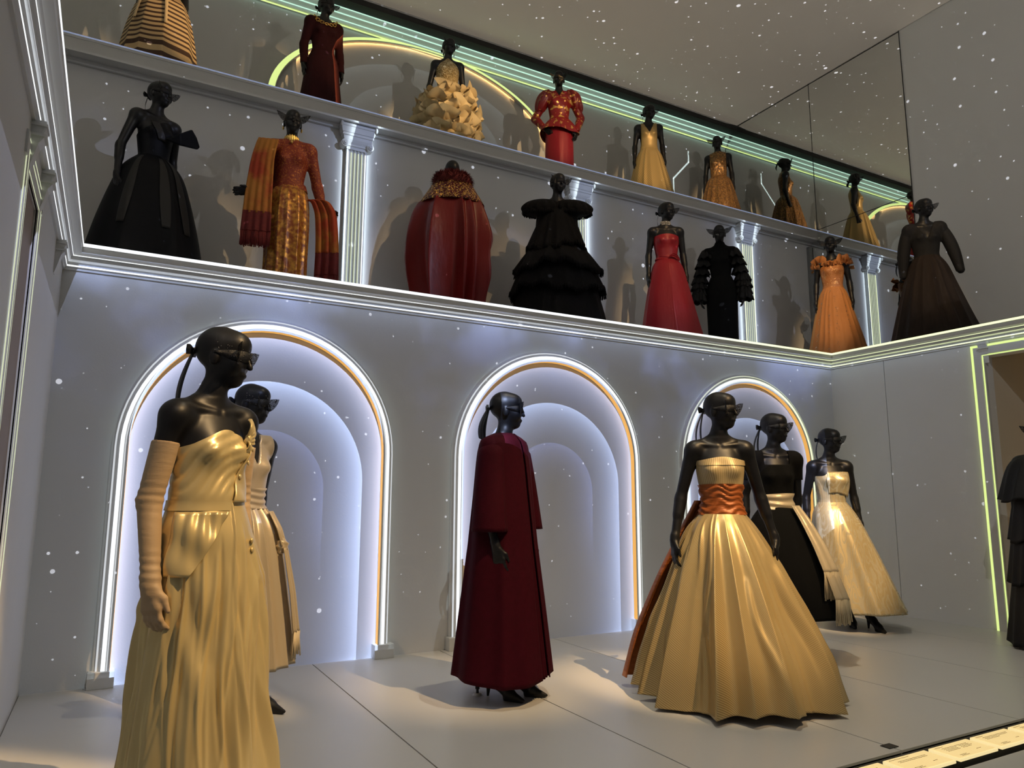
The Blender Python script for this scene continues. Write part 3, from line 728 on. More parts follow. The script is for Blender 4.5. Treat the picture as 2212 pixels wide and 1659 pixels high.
class Man:
    def __init__(s, label, pos, face, head=0, pitch=0, arms=None, res=.009, legs=False, name='dressed_mannequin', hands=(-1, 1), noarm=(), scale=1.0, stance=0.0, group=None, tilt=0.0, legx=0.0):
        s.t = empty(name, pos, math.radians(face)); s.t.scale = (scale,) * 3; tag(s.t, label, 'mannequin', group)
        s.arms = dict(ARM_DOWN);  s.arms.update(arms or {})
        s.legx = legx; z0 = 0.0 if legs else .72
        g = s.g = Grid((-.55, -.50, z0 - .02), (.55, .36, 1.90), res)
        T = s.T = (rotm(math.radians(head), math.radians(pitch), math.radians(tilt)), np.array((0, .022, 1.575)))
        F = g.new(); g.torso(F, z0 if not legs else .74)
        g.cone(F, (0, .024, 1.54), (0, .014, 1.60), .056, .047, .02); g.cone(F, (0, .014, 1.60), (0, .008, 1.68), .047, .046, .02, T)
        for sd in (-1, 1):
            g.cone(F, (sd * .03, .032, 1.555), (sd * .135, .02, 1.500), .036, .046, .035)
            g.ell(F, (sd * .155, .012, 1.482), (.055, .055, .058), .04)
            g.cone(F, (sd * .02, -.035, 1.508), (sd * .125, -.012, 1.522), .008, .012, .018)
        # head
        g.ell(F, (0, .018, 1.770), (.0745, .096, .090), .02, T); g.ell(F, (0, -.022, 1.715), (.057, .070, .088), .03, T)
        g.ell(F, (0, -.060, 1.650), (.028, .026, .026), .03, T); g.ell(F, (0, -.048, 1.79), (.056, .05, .05), .03, T)
        g.cone(F, (0, -.090, 1.752), (0, -.108, 1.706), .007, .011, .012, T); g.ell(F, (0, -.087, 1.672), (.022, .012, .010), .01, T)
        for sd in (-1, 1):
            g.ell(F, (sd * .033, -.106, 1.742), (.018, .016, .012), .012, T, True); g.ell(F, (sd * .044, -.055, 1.705), (.02, .03, .03), .03, T)
            g.ell(F, (sd * .073, .014, 1.722), (.010, .019, .030), .01, T)
        A = {}
        for sd in (-1, 1):
            Fa = g.new()
            if sd not in noarm:
                e, w_, hd, th = s.arms[sd]
                g.cone(Fa, (sd * .168, .012, 1.482), e, .046, .034, .02); g.cone(Fa, e, w_, .035, .0245, .02); g.cone(Fa, np.array(e) * .9 + np.array(w_) * .1, np.array(e) * .6 + np.array(w_) * .4, .035, .032, .02)
            A[sd] = Fa
        s.Ft = F; s.A = A
        B = smin(smin(F, A[-1], .03), A[1], .03)
        for sd in hands:
            if sd in noarm: continue
            e, w_, hd, th = s.arms[sd]; hand(g, B, w_, hd, th or (-.0, -1, 0), flat=(-sd, 0, 0))
        if legs:
            for sd in (-1, 1):
                q = sd * stance
                l1, l2, l3 = legx * .45, legx * .65, legx
                g.cone(B, (sd * .085, 0, .84), (sd * .072 + l1, -.01 + q * .5, .50), .088, .05, .03); g.cone(B, (sd * .072 + l1, -.01 + q * .5, .50), (sd * .066 + l2, .02 + q, .36), .05, .049, .02)
                g.cone(B, (sd * .066 + l2, .02 + q, .36), (sd * .060 + l3, .03 + q, .13), .049, .030, .02); g.cone(B, (sd * .06 + l3, .02 + q, .12), (sd * .06 + l3, -.10 + q, .045), .030, .026, .02)
        s.B = B
        v, f = g.net(B); mesh_np('body', v, f, MANQ, s.t)
        s.legs = legs; s.stance = stance
    # ---------------------------------------------------------------- accessories
    def hp(s, p):
        return s.T[0] @ (np.array(p, float) - s.T[1]) + s.T[1]
    def surf(s, t, z, off):
        """point on the face at angle t and height z of the unturned head"""
        g = s.g; best = None
        for k in range(60):
            r = .045 + k * .0015; p = s.hp((r * math.sin(t), .0 - r * math.cos(t), z)); q = (p - g.lo) / g.h; i = q.astype(int); fr = q - i
            if (i < 0).any() or (i + 1 >= g.n).any(): break
            c = s.B[i[0]:i[0] + 2, i[1]:i[1] + 2, i[2]:i[2] + 2]
            val = sum(c[x, y, w] * (fr[0] if x else 1 - fr[0]) * (fr[1] if y else 1 - fr[1]) * (fr[2] if w else 1 - fr[2]) for x in (0, 1) for y in (0, 1) for w in (0, 1))
            if val >= off: return r
        return .10
    def mask(s, ribbon=1, wing=1.0, beads=0, tail=.24, wave=.0):
        n = 21; v = []
        th = np.linspace(-1.75, 1.75, n)
        R_ = {}
        for t in th:
            z0 = 1.742 - .022 * math.cos(t * .8) + .003 * math.cos(4 * t); z1 = 1.744 + .022 * math.cos(t * .75)
            for z in (z0, (z0 + z1) / 2, z1):
                r = s.surf(t, z, .0015); v.append(s.hp((r * math.sin(t), -r * math.cos(t), z)))
        f = []
        for i in range(n - 1): f += [(3 * i, 3 * i + 3, 3 * i + 4, 3 * i + 1), (3 * i + 1, 3 * i + 4, 3 * i + 5, 3 * i + 2)]
        m = mesh_py('mask', v, f, MASKM, s.t, True)
        so = m.modifiers.new('thickness', 'SOLIDIFY'); so.thickness = .0012; so.offset = 1
        for sd in (-1, 1):
            pts = [(.060, -.066, 1.772), (.085, -.074, 1.780), (.112 * wing, -.086, 1.786), (.140 * wing, -.098, 1.788), (.133 * wing, -.097, 1.768), (.120 * wing, -.092, 1.742), (.100 * wing, -.084, 1.718), (.080, -.078, 1.706), (.056, -.080, 1.708)]
            vv = [s.hp((sd * a, b, c)) for a, b, c in pts]
            o = mesh_py('mask_wing', vv, [(0, 1, 7, 8), (1, 2, 6, 7), (2, 3, 4, 5, 6)], LACE, m)
            so = o.modifiers.new('thickness', 'SOLIDIFY'); so.thickness = .003; so.offset = 0
        if beads:
            r = random.Random(beads); bm = bmesh.new()
            for _ in range(beads):
                t = r.uniform(-1.75, 1.2); z = 1.742 + r.gauss(0, .018) + .012 * max(0, -t)
                rr = s.surf(t, z, .004); bmesh.ops.create_icosphere(bm, subdivisions=1, radius=r.uniform(.0012, .0022), matrix=Matrix.Translation(s.hp((rr * math.sin(t), -rr * math.cos(t), z))))
            o = bmo('crystal_beads', bm, BEADM, m); o['kind'] = 'stuff'
        if ribbon:
            bx = .117
            bm = bmesh.new(); bmesh.ops.create_uvsphere(bm, u_segments=10, v_segments=8, radius=.013, matrix=Matrix.Translation(s.hp((0, bx + .004, 1.745)))); kn = bmo('ribbon_knot', bm, RIBBON, s.t, True)
            for sd in (-1, 1):
                pts = [(0, bx, 1.745), (sd * .018, bx + .012, 1.765), (sd * .040, bx + .012, 1.768), (sd * .046, bx + .01, 1.748), (sd * .036, bx + .010, 1.728), (sd * .014, bx + .010, 1.733)]
                o = mesh_py('bow_loop', [s.hp(p) for p in pts], [(0, 1, 2, 3, 4, 5)], RIBBON, kn)
                so = o.modifiers.new('thickness', 'SOLIDIFY'); so.thickness = .014; so.offset = 0
            for q in range(ribbon):
                n = 12; v = []
                for i in range(n):
                    u = i / (n - 1); wd = .013 + .008 * math.sin(PI * u)
                    y = bx + .004 + .030 * math.sin(PI * u * .8) + .03 * u * q + wave * math.sin(u * 5); x = (.012 - .03 * q) * u
                    z = 1.745 - tail * (1 - .16 * q) * u
                    v += [s.hp((x - wd * .75, y - wd * .7, z)), s.hp((x + wd * .75, y + wd * .7, z + (.012 if i == n - 1 else 0)))]
                o = mesh_py('ribbon_tail', v, [(2 * i, 2 * i + 1, 2 * i + 3, 2 * i + 2) for i in range(n - 1)], RIBBON, kn, True)
                so = o.modifiers.new('thickness', 'SOLIDIFY'); so.thickness = .002
        return s
    def shoes(s):
        for sd in (-1, 1):
            g = Grid((-.06, -.24, -.01), (.06, .10, .20), .0045); F = g.new()
            g.cone(F, (0, .035, .115), (0, -.02, .085), .034, .033, .02); g.cone(F, (0, -.02, .085), (0, -.105, .036), .032, .034, .02)
            g.cone(F, (0, -.105, .034), (0, -.205, .016), .033, .009, .015); g.cone(F, (0, .052, .105), (0, .062, .0), .020, .0065, .012)
            g.cone(F, (0, -.09, .012), (0, -.19, .009), .028, .010, .01); g.cone(F, (0, .03, .115), (0, .032, .175), .033, .032, .02)
            X = np.meshgrid(*g.ax, indexing='ij', sparse=True); F = np.maximum(F, .0005 - X[2] + 0 * F)
            v, f = g.net(F); q = math.radians(8 * sd); v = v @ np.array(((math.cos(q), math.sin(q), 0), (-math.sin(q), math.cos(q), 0), (0, 0, 1)))
            mesh_np('shoe', v + np.array((sd * .060 + s.legx, sd * s.stance, 0)), f, SHOEM, s.t)
    # ---------------------------------------------------------------- clothes
    def shell(s, name, m, off, region, arms=(), torso=True):
        """a garment: the body swollen by off, kept where region(x, y, z) < 0"""
        g = s.g; F = s.Ft if torso else g.new()
        for sd in arms: F = smin(F, s.A[sd], .035)
        X = np.meshgrid(*g.ax, indexing='ij', sparse=True)
        G = np.maximum(F - off, region(*X) + 0 * F)
        v, f = g.net(G); return mesh_np(name, v, f, m, s.t)
    def loft(s, name, m, fn, nt=96, nv=24, hem=True, th0=0.0, th1=2 * PI, parent=None, thick=0):
        """fn(theta, v) -> x, y, z ; v 0 = bottom, 1 = top"""
        closed = abs(th1 - th0 - 2 * PI) < 1e-6
        th = np.linspace(th0, th1, nt + 1); vv = np.linspace(0, 1, nv)
        TH, VV = np.meshgrid(th, vv)
        x, y, z = fn(TH, VV)
        P = np.stack([x + 0 * TH, y + 0 * TH, z + 0 * TH], -1)
        U = np.stack([TH / (2 * PI), z + 0 * TH], -1)
        if hem:                             # turned-in hem
            c = P[0].mean(0); a = P[0] * .985 + c * .015; a[:, 2] = P[0][:, 2] + .004; c2 = P[2].mean(0); b = P[2] * .96 + c2 * .04
            P = np.concatenate([b[None], a[None], P]); U = np.concatenate([U[:1], U[:1], U])
        r, cN = P.shape[:2]; idx = np.arange(r * cN).reshape(r, cN)
        q = np.stack([idx[:-1, :-1], idx[:-1, 1:], idx[1:, 1:], idx[1:, :-1]], -1).reshape(-1, 4)
        o = mesh_np(name, P.reshape(-1, 3), q, m, parent or s.t, True, U.reshape(-1, 2))
        if thick: so = o.modifiers.new('thickness', 'SOLIDIFY'); so.thickness = thick; so.offset = 0
        return o
    def bodice(s, name, m, zb, zt, off=.009, fold=None, **k):
        """zt: function of theta giving the neckline"""
        def fn(th, v):
            z = zb + v * (zt(th) - zb); r, cy = tor(th, z); o = off + (fold(th, z) if fold else 0)
            return (r + o) * np.sin(th), cy - (r + o) * np.cos(th), z
        return s.loft(name, m, fn, 128, 26, hem=False, **k)
    def skirt(s, name, m, prof, folds, nt=180, nv=40, zhem=None, hem=True, **k):
        """prof: (z, half width, half depth, cx, cy) from waist to hem; folds(th, s) radial metres"""
        pr = np.array(prof, float); sarr = np.linspace(0, 1, len(pr))
        zs = -pr[:, 0]
        def fn(th, v):
            z = pr[-1, 0] + v * (pr[0, 0] - pr[-1, 0])
            a, b, cx, cy = (np.interp(-z, zs, pr[:, i]) for i in (1, 2, 3, 4))
            sv = 1 - v
            e = 1 / np.sqrt((np.sin(th) / a) ** 2 + (np.cos(th) / b) ** 2)
            rho = e + folds(th, sv)
            if zhem is not None: z = z + zhem(th) * sv ** 2
            return cx + rho * np.sin(th), cy - rho * np.cos(th), z
        return s.loft(name, m, fn, nt, nv, hem=hem, **k)

def pleats(n, amp, seed=1, p=1.2, sharp=.9, wob=.8, top=.0):
    r = np.random.RandomState(seed); ph = r.uniform(0, 2 * PI, 6); am = r.uniform(.3, 1, 6)
    def f(th, s):
        w_ = n * th + wob * sum(am[k] * np.sin((k + 1) * th + ph[k]) for k in range(5)) + .35 * s * np.sin(3 * th + ph[5])
        wave = 1 - 2 * np.abs(np.sin(w_ / 2)) ** sharp
        lvl = .65 + .35 * np.sin(2 * th + ph[1]) * np.sin(3 * th + ph[2])
        return amp * (top + (1 - top) * s ** p) * wave * lvl
    return f
def smooth_prof(pts, n=14):
    """refine a list of (z, a, b, cx, cy) with a smooth curve"""
    p = np.array(pts, float); t = np.linspace(0, 1, len(p)); T = np.linspace(0, 1, n); out = []
    for c in range(p.shape[1]):
        col = p[:, c]; d = np.gradient(col, t); o = []
        for x in T:
            i = min(int(x * (len(p) - 1)), len(p) - 2); h = t[i + 1] - t[i]; u = (x - t[i]) / h
            o.append((2 * u ** 3 - 3 * u * u + 1) * col[i] + (u ** 3 - 2 * u * u + u) * h * d[i] + (-2 * u ** 3 + 3 * u * u) * col[i + 1] + (u ** 3 - u * u) * h * d[i + 1])
        out.append(o)
    return np.array(out).T

# ================================================================== fabrics
def satin(name, col, rough=.30, metal=.35, bump=.25, bs=7, st=(1, 1, .25), **k):
    return mat(name, col, rough, metal, bump=bump, bscale=bs, stretch=st, var=.06, vscale=5, sheen=.15, bdist=.02, **k)
YSAT = satin('pale_yellow_satin', (.78, .62, .30), .30, .45, .45, 6)
CSAT = satin('cream_satin', (.62, .50, .32), .32, .30, .28, 6)
GLOVE = mat('beige_kid_glove', (.56, .40, .24), .6, bump=.25, bscale=22, stretch=(.5, .5, 2.2), var=.05, sheen=.2)
VELV = mat('burgundy_velvet', (.044, .001, .0065), .8, bump=.15, bscale=120, var=.25, vscale=30, spec=.12, sheen=.05)
def _stripe(nt, b, tc, n=190, slope=0.0, a=(.74, .58, .29), c=(.44, .30, .12)):
    uv = nt.nodes.new('ShaderNodeSeparateXYZ'); nt.links.new(tc.outputs['UV'], uv.inputs[0])
    ph = V(nt, uv.outputs[0]) * (n * 2 * PI) + V(nt, uv.outputs[1]) * slope
    mixc(nt, ph.sin().ramp(-.5, .5), a, c, b.inputs['Base Color'])
GSTR = mat('gold_striped_silk', (.6, .46, .2), .32, .40, bump=.22, bscale=6, stretch=(1, 1, .3), bdist=.02, fn=lambda nt, b, tc: _stripe(nt, b, tc, 250, 560.0))
CORD = mat('cream_ribbed_silk', (.6, .48, .25), .45, .15, bump=.12, bscale=20, fn=lambda nt, b, tc: _stripe(nt, b, tc, 62, 0.0, (.66, .53, .30), (.47, .35, .16)))
RUST = satin('rust_taffeta', (.40, .11, .022), .42, .15, .5, 14, (.5, .5, 3.0))
BLKV = mat('black_wool_crepe', (.004, .004, .004), .9, spec=.2, bump=.1, bscale=150, var=.2)
BLKT = mat('black_silk_faille', (.006, .0055, .006), .6, spec=.3, bump=.2, bscale=30, var=.3, vscale=3)
CREAM = satin('ivory_satin_sash', (.78, .64, .42), .34, .2, .3, 12, (1, 1, .4))
FRINGE = mat('ivory_silk_fringe', (.74, .60, .38), .6, bump=.2, bscale=60, stretch=(4, 4, .3), var=.15, vscale=40)
def _moire(nt, b, tc):
    mp = nt.nodes.new('ShaderNodeMapping'); mp.inputs['Scale'].default_value = (3.2, 3.2, .55); nt.links.new(tc.outputs['Object'], mp.inputs['Vector'])
    n = noise(nt, mp.outputs[0], 2.2, 2.0); w_ = (n * 90.0).sin().ramp(-.3, .9)
    mixc(nt, w_, (.66, .53, .30), (.80, .69, .46), b.inputs['Base Color'])
    r = w_ * -.20 + .42; nt.links.new(r.s, b.inputs['Roughness'])
MOIRE = mat('ivory_moire_silk', (.7, .6, .4), .35, .45, bump=.15, bscale=9, stretch=(1, 1, .3), bdist=.02, fn=_moire)

def ridges(n, amp, seed, t0=-PI, t1=PI, slant=.25, width=.055):
    '''soft irregular folds running down the cloth'''
    r = np.random.RandomState(seed); R_ = [(r.uniform(t0, t1), r.uniform(.0, .55), r.uniform(.35, 1.0), r.normal(0, slant), r.uniform(.5, 1.3) * width, r.choice((-.7, 1, 1)) * r.uniform(.5, 1)) for _ in range(n)]
    def f(th, s):
        o = 0
        for a, s0, L, sl, w_, A in R_:
            t = (th - a - sl * (s - s0) - .05 * np.sin(9 * s + a) + PI) % (2 * PI) - PI; q = np.clip((s - s0) / L, 0, 1)
            o = o + A * np.exp(-(t / w_) ** 2) * np.sin(PI * q ** .7)
        return amp * o
    return f
# ------------------------------------------------------------------ ground floor figures
def fringe(man, name, m, pts, drop, n=60, seed=1, parent=None):
    """threads hanging from a polyline"""
    r = np.random.RandomState(seed); P = np.array(pts, float); v = []; f = []
    seg = np.linspace(0, len(P) - 1.001, n)
    for q in seg:
        i = int(q); p = P[i] + (P[i + 1] - P[i]) * (q - i); d = drop * r.uniform(.82, 1.08); w_ = .0045
        t = (P[i + 1] - P[i]); t = t / (np.linalg.norm(t) + 1e-9)
        o = np.array((r.uniform(-.012, .012), r.uniform(-.010, .010), 0)); k = len(v)
        for u in (0, .5, 1):
            c = p + np.array((0, 0, -d * u)) + o * u; v += [c - t * w_, c + t * w_]
        f += [(k, k + 1, k + 3, k + 2), (k + 2, k + 3, k + 5, k + 4)]
    o = mesh_py(name, v, f, m, parent or man.t, True); o['kind'] = 'stuff'
    so = o.modifiers.new('thickness', 'SOLIDIFY'); so.thickness = .003
    return o
def drape(man, name, m, pts, widths, wdir=(1, 0, 0), fold=.0, nfold=3, nw=24, parent=None, thick=.006, ndir=(0, -1, 0), n=30, gather=None):
    """a hanging length of cloth: follows pts, given widths, with lengthwise folds"""
    P = np.array(pts, float); W = np.array(widths, float); t = np.linspace(0, 1, len(P)); T = np.linspace(0, 1, n)
    c = np.stack([np.interp(T, t, P[:, i]) for i in range(3)], 1); w_ = np.interp(T, t, W)
    k = np.ones(5) / 5
    for i in range(3): c[2:-2, i] = np.convolve(c[:, i], k, 'valid')
    wd = np.array(wdir, float); wd /= np.linalg.norm(wd); nd = np.array(ndir, float); nd /= np.linalg.norm(nd)
    u = np.linspace(-.5, .5, nw + 1)
    V_ = c[:, None, :] + wd * (u[None, :, None] * w_[:, None, None]) + nd * (fold * (np.cos(u * nfold * 2 * PI + .6)[None, :, None]) * (.4 + .6 * T)[:, None, None])
    idx = np.arange(n * (nw + 1)).reshape(n, nw + 1); q = np.stack([idx[:-1, :-1], idx[:-1, 1:], idx[1:, 1:], idx[1:, :-1]], -1).reshape(-1, 4)
    uv = np.stack(np.meshgrid(u, T), -1).reshape(-1, 2)
    o = mesh_np(name, V_.reshape(-1, 3), q, m, parent or man.t, True, uv)
    so = o.modifiers.new('thickness', 'SOLIDIFY'); so.thickness = thick; so.offset = 0
    return o, V_[-1]
def button(man, p, nrm, m, r=.011, parent=None):
    bm = bmesh.new(); q = Vector(nrm).to_track_quat('Z', 'Y').to_matrix().to_4x4()
    bmesh.ops.create_uvsphere(bm, u_segments=12, v_segments=8, radius=r, matrix=Matrix.Translation(p) @ q @ Matrix.Diagonal((1, 1, .45, 1)))
    return bmo('button', bm, m, parent or man.t, True)
def on_torso(th, z, off):
    r, cy = tor(np.array(th), np.array(z)); r = float(r) + off; return (r * math.sin(th), float(cy) - r * math.cos(th), z)
def gtext(*a): pass

def fig_yellow():
    arms = {-1: ((-.208, .055, 1.17), (-.232, -.02, .885), (-.02, -.20, -1), (.15, -1, 0)), 1: ((.20, .06, 1.19), (.205, .0, .92), (.0, -.1, -1), None)}
    M = Man('mannequin in pale yellow satin strapless gown with long beige gloves', (.335, 3.03, 0), 33, 34, 6, arms, .0055, hands=())
    M.mask(1, .95, 55, .27)
    def nk(th):
        t = (th + PI) % (2 * PI) - PI
        return 1.355 + .085 * np.exp(-((t + .05) / .95) ** 2)
    dz = lambda th, z: .026 * np.exp(-((z - 1.165) / .07) ** 2) + .0085 * np.abs(np.sin((z * 62 - 8.0 * np.sin(th) + 2.2 * np.sin(2 * th + 9 * z)))) ** .7 * np.clip((np.cos(th - .2 + 1.0) + .7), 0, 1) * np.clip((z - 1.17) * 14, 0, 1)
    M.bodice('bodice', YSAT, 1.16, nk, .010, dz)
    # buttoned panel that crosses the left breast, its bow, buttons
    def pan(th, v):
        z = 1.165 + v * .245; c = .10 + .62 * v; tt = c + (th / (2 * PI)) * (1.45 - .55 * v)
        r, cy = tor(tt, z); o = .024 * np.exp(-((z - 1.165) / .07) ** 2) + .0215 - .006 * (th / (2 * PI)) + .003 * np.sin(v * 14 + th)
        return (r + o) * np.sin(tt), cy - (r + o) * np.cos(tt), z
    bp = M.loft('button_panel', YSAT, pan, 24, 24, hem=False, thick=.006)
    for i in range(4):
        v = .18 + i * .22; th = .10 + .62 * v + .14; p = on_torso(th, 1.165 + v * .245, .028); button(M, p, (math.sin(th), -math.cos(th), .1), YSAT, parent=bp)
    kx, ky, kz = on_torso(.64, 1.405, .022)
    for ang, L, wd in ((1.15, .095, .075), (.35, .070, .055), (-1.9, .06, .04)):      # bow: pleated leaves fanning out of a knot
        def lf(th, v, ang=ang, L=L, wd=wd):
            u = (th / (2 * PI) - .5); w_ = wd * np.sin(PI * np.clip(.10 + .80 * v, 0, 1)) * u; r_ = L * v * (1 - .5 * u * u)
            out = .020 * np.sin(PI * v) + .005 * np.sin(u * 22) * v
            a_ = r_ * math.cos(ang) - w_ * math.sin(ang); z_ = r_ * math.sin(ang) + w_ * math.cos(ang)
            return kx + a_ * .80 + out * .45, ky + a_ * .55 - out * .9, kz + z_
        M.loft('bow_leaf', YSAT, lf, 26, 14, hem=False, thick=.006)
    bm = bmesh.new(); bmesh.ops.create_icosphere(bm, subdivisions=3, radius=.017, matrix=Matrix.Translation((kx, ky - .008, kz)) @ Matrix.Diagonal((.8, .8, 1.3, 1)))
    for v in bm.verts: v.co += v.normal * .002 * math.sin(v.co.x * 500 + v.co.z * 120)
    bmo('bow_knot', bm, YSAT, M.t, True)
    M.bodice('waistband', YSAT, 1.135, lambda th: 1.172 + 0 * th, .042, th0=-2.4, th1=.15)
    pr = smooth_prof([(1.165, .146, .118, 0, .004), (1.05, .178, .150, 0, .0), (.93, .192, .168, 0, .004), (.70, .205, .19, .0, .0), (.40, .228, .215, .01, .0), (.012, .268, .262, .02, .01)], 24)
    rd = ridges(46, .017, 8); rd2 = ridges(30, .008, 18, slant=.9, width=.05)
    f1 = pleats(9, .034, 3, .9, 1.2, 1.6, .05); r = np.random.RandomState(5)
    def fd(th, s):
        t = (th + PI) % (2 * PI) - PI
        crump = .010 * np.sin(22 * s + 5 * np.sin(3 * th)) * np.exp(-((t + .65) / .45) ** 2) * np.exp(-((s - .35) / .22) ** 2)
        fan = (.026 * np.exp(-((t - 1.05) / .42) ** 2) * np.abs(np.sin(13 * (t - .55 * s))) ** .8 + .018 * np.exp(-((t - .95) / .5) ** 2)) * np.clip((s - .10) * 7, 0, 1)
        return f1(th, s) * np.clip(s * 1.6, 0, 1) + rd(th, s) + rd2(th, s) + fan + crump + .006 * np.sin(6 * th + 9 * s + 2 * np.sin(4 * th)) * np.clip(s * 2, 0, 1) + .010 * np.exp(-((t - .1 + .6 * s) / .035) ** 2) * np.clip(1.2 - 3 * s, 0, 1)
    M.skirt('skirt', YSAT, pr, fd, 320, 90)
    # pocket-like draped panel on the right hip, pleated overskirt on the left hip
    def hip(th, v):
        tt = -1.35 + (th / (2 * PI)) * (1.20 - .75 * (1 - v)); z = .905 + v * .225
        a = np.interp(-z, -pr[:, 0], pr[:, 1]); b = np.interp(-z, -pr[:, 0], pr[:, 2]); e = 1 / np.sqrt((np.sin(tt) / a) ** 2 + (np.cos(tt) / b) ** 2) + .014 + .006 * np.sin(tt * 24) * v + .006 * np.sin(9 * v + 5 * tt)
        return e * np.sin(tt), .004 - e * np.cos(tt), z
    M.loft('hip_drape', YSAT, hip, 40, 20, hem=False, thick=.004)
    for z in (1.02, .985): p = on_torso(.60, z, .062); button(M, p, (.5, -.8, .1), YSAT)
    # gloves
    for sd in (-1, 1):
        e, w_, hd, th = M.arms[sd]
        g = Grid((min(e[0], w_[0], sd * .168) - .09, -.24, .62), (max(e[0], w_[0], sd * .168) + .09, .15, 1.44), .0045); F = g.new()
        S0 = np.array((sd * .168, .012, 1.482)); E0 = np.array(e); k0 = (1.40 - E0[2]) / (S0[2] - E0[2])
        g.cone(F, E0 + (S0 - E0) * (k0 + .2), e, .0515, .043, .01); g.cone(F, e, w_, .043, .031, .015)
        hand(g, F, w_, hd, th or (0, -1, 0), .42, .05, (-sd, 0, 0), .007, 1.16)
        X = np.meshgrid(*g.ax, indexing='ij', sparse=True)
        wr = .0016 * np.sin(X[2] * 210 + 14 * X[0]) * (np.exp(-((X[2] - 1.19) / .05) ** 2) + np.exp(-((X[2] - .93) / .06) ** 2))
        F = np.maximum(F + wr, X[2] - 1.385 - .12 * (X[0] - sd * .19) * sd)
        v, f = g.net(F); mesh_np('long_glove', v, f, GLOVE, M.t)
fig_yellow()

def fig_cream():
    M = Man('mannequin in cream satin V-neck dress with cummerbund and fringed sash, behind the yellow gown', (.70, 4.53, 0), 30, 25, 4, {-1: ((-.20, .07, 1.19), (-.19, .06, .92), (0, -.1, -1), None), 1: ((.19, .09, 1.19), (.17, .07, .93), (0, -.1, -1), None)}, .0065, True, stance=-.12)
    M.mask(2, 1.0, 40, .25)
    M.shell('bodice', CSAT, .010, lambda x, y, z: np.maximum(np.maximum(z - 1.555, 1.15 - z), np.maximum(np.abs(x) - .158, -np.maximum(np.abs(x) - .005 - .36 * (z - 1.375), 1.375 - z))))
    M.bodice('cummerbund', CSAT, 1.115, lambda th: 1.235 + 0 * th, .016, lambda th, z: .004 * np.sin(z * 170 + np.sin(3 * th)))
    pr = smooth_prof([(1.125, .128, .102, 0, .004), (1.04, .185, .155, .0, .0), (.90, .225, .20, 0, 0), (.60, .265, .25, .01, 0), (.235, .315, .30, .02, 0)], 20)
    p1 = pleats(17, .020, 8, .5, .9, .6, .35)
    M.skirt('skirt', CSAT, pr, p1, 260, 44)
    bm = bmesh.new(); bmesh.ops.create_icosphere(bm, subdivisions=3, radius=.045, matrix=Matrix.Translation((.15, -.17, .90)) @ Matrix.Diagonal((.9, .7, 1.0, 1)))
    for v in bm.verts: v.co += v.normal * .006 * math.sin(v.co.z * 190 + v.co.x * 60)
    bmo('sash_knot', bm, CSAT, M.t, True)
    drape(M, 'sash', CSAT, [(.10, -.115, 1.10), (.13, -.16, 1.0), (.15, -.185, .90)], [.06, .075, .07], (.9, .5, 0), .008, 2, parent=None)
    se, end = drape(M, 'sash_end', CSAT, [(.15, -.20, .89), (.175, -.245, .65), (.19, -.275, .42)], [.06, .085, .095], (.9, .5, 0), .008, 2)
    fringe(M, 'sash_fringe', FRINGE, end[::4], .13, 46, 4, se)
    M.shoes()
fig_cream()

def fig_coat():
    arms = {-1: ((-.215, .03, 1.18), (-.225, -.06, .90), (.02, -.25, -1), (.2, -1, 0)), 1: ((.215, .03, 1.18), (.225, -.05, .90), (0, -.2, -1), None)}
    M = Man('mannequin in long burgundy velvet open coat and black heels, alone before the middle arch', (2.19, 4.05, 0), 32, 36, 0, arms, .0065, True, stance=-.03)
    M.mask(2, .55, 6, .24)
    # coat: hangs from the shoulders, open at the front
    PZ = np.array([(1.585, .066, .064), (1.568, .115, .085), (1.552, .185, .105), (1.53, .212, .120), (1.46, .222, .137), (1.38, .220, .150), (1.20, .226, .168), (.90, .248, .20), (.55, .288, .245), (.13, .335, .295)])
    def mk(nm, t0, t1, off, fold, mt):
        def fn(th, v):
            z = .13 + v * (1.585 - .13); z = z + .02 * np.sin(th * 2) * (1 - v)
            a = np.interp(-z, -PZ[:, 0], PZ[:, 1]); b = np.interp(-z, -PZ[:, 0], PZ[:, 2])
            e = 1 / np.sqrt((np.sin(th) / a) ** 2 + (np.cos(th) / b) ** 2) + off + fold(th, 1 - v)
            return e * np.sin(th), .018 - e * np.cos(th), z
        return M.loft(nm, mt, fn, 150, 60, hem=False, th0=t0, th1=t1, thick=.008)
    fo = pleats(11, .016, 4, .8, 1.3, .9, .0)
    mk('coat_body', .12, 2 * PI - .10, .0, fo, VELV)
    mk('coat_front_facing', -.26, .26, -.014, lambda th, s: .006 * np.cos(th * 60) * s, VELV)
    for sd in (-1, 1):
        def sl(th, v, sd=sd):
            z = .985 + v * .555; u = 1 - v
            cx = sd * (.138 + .092 * u ** .5); r = (.076 + .034 * u) * np.sqrt(np.clip((1.03 - v) / .16, 0, 1))
            return cx + r * .86 * np.sin(th), .012 - .03 * u - r * np.cos(th), z
        M.loft('sleeve', VELV, sl, 48, 24, hem=False, thick=.006)
    M.shoes()
    bm = bmesh.new(); bmesh.ops.create_cone(bm, cap_ends=True, segments=16, radius1=.008, radius2=.008, depth=.5, matrix=Matrix.Translation((-.06, .16, .25)))
    bmesh.ops.create_cone(bm, cap_ends=True, segments=16, radius1=.013, radius2=.013, depth=.08, matrix=Matrix.Translation((-.06, .16, .075)))
    bmo('support_rod', bm, SHOEM, M.t)
    bm = bmesh.new(); bmesh.ops.create_cone(bm, cap_ends=True, segments=24, radius1=.032, radius2=.022, depth=.012, matrix=Matrix.Translation((-.06, .16, .006))); bmo('rod_base', bm, PLASTER, M.t)
fig_coat()

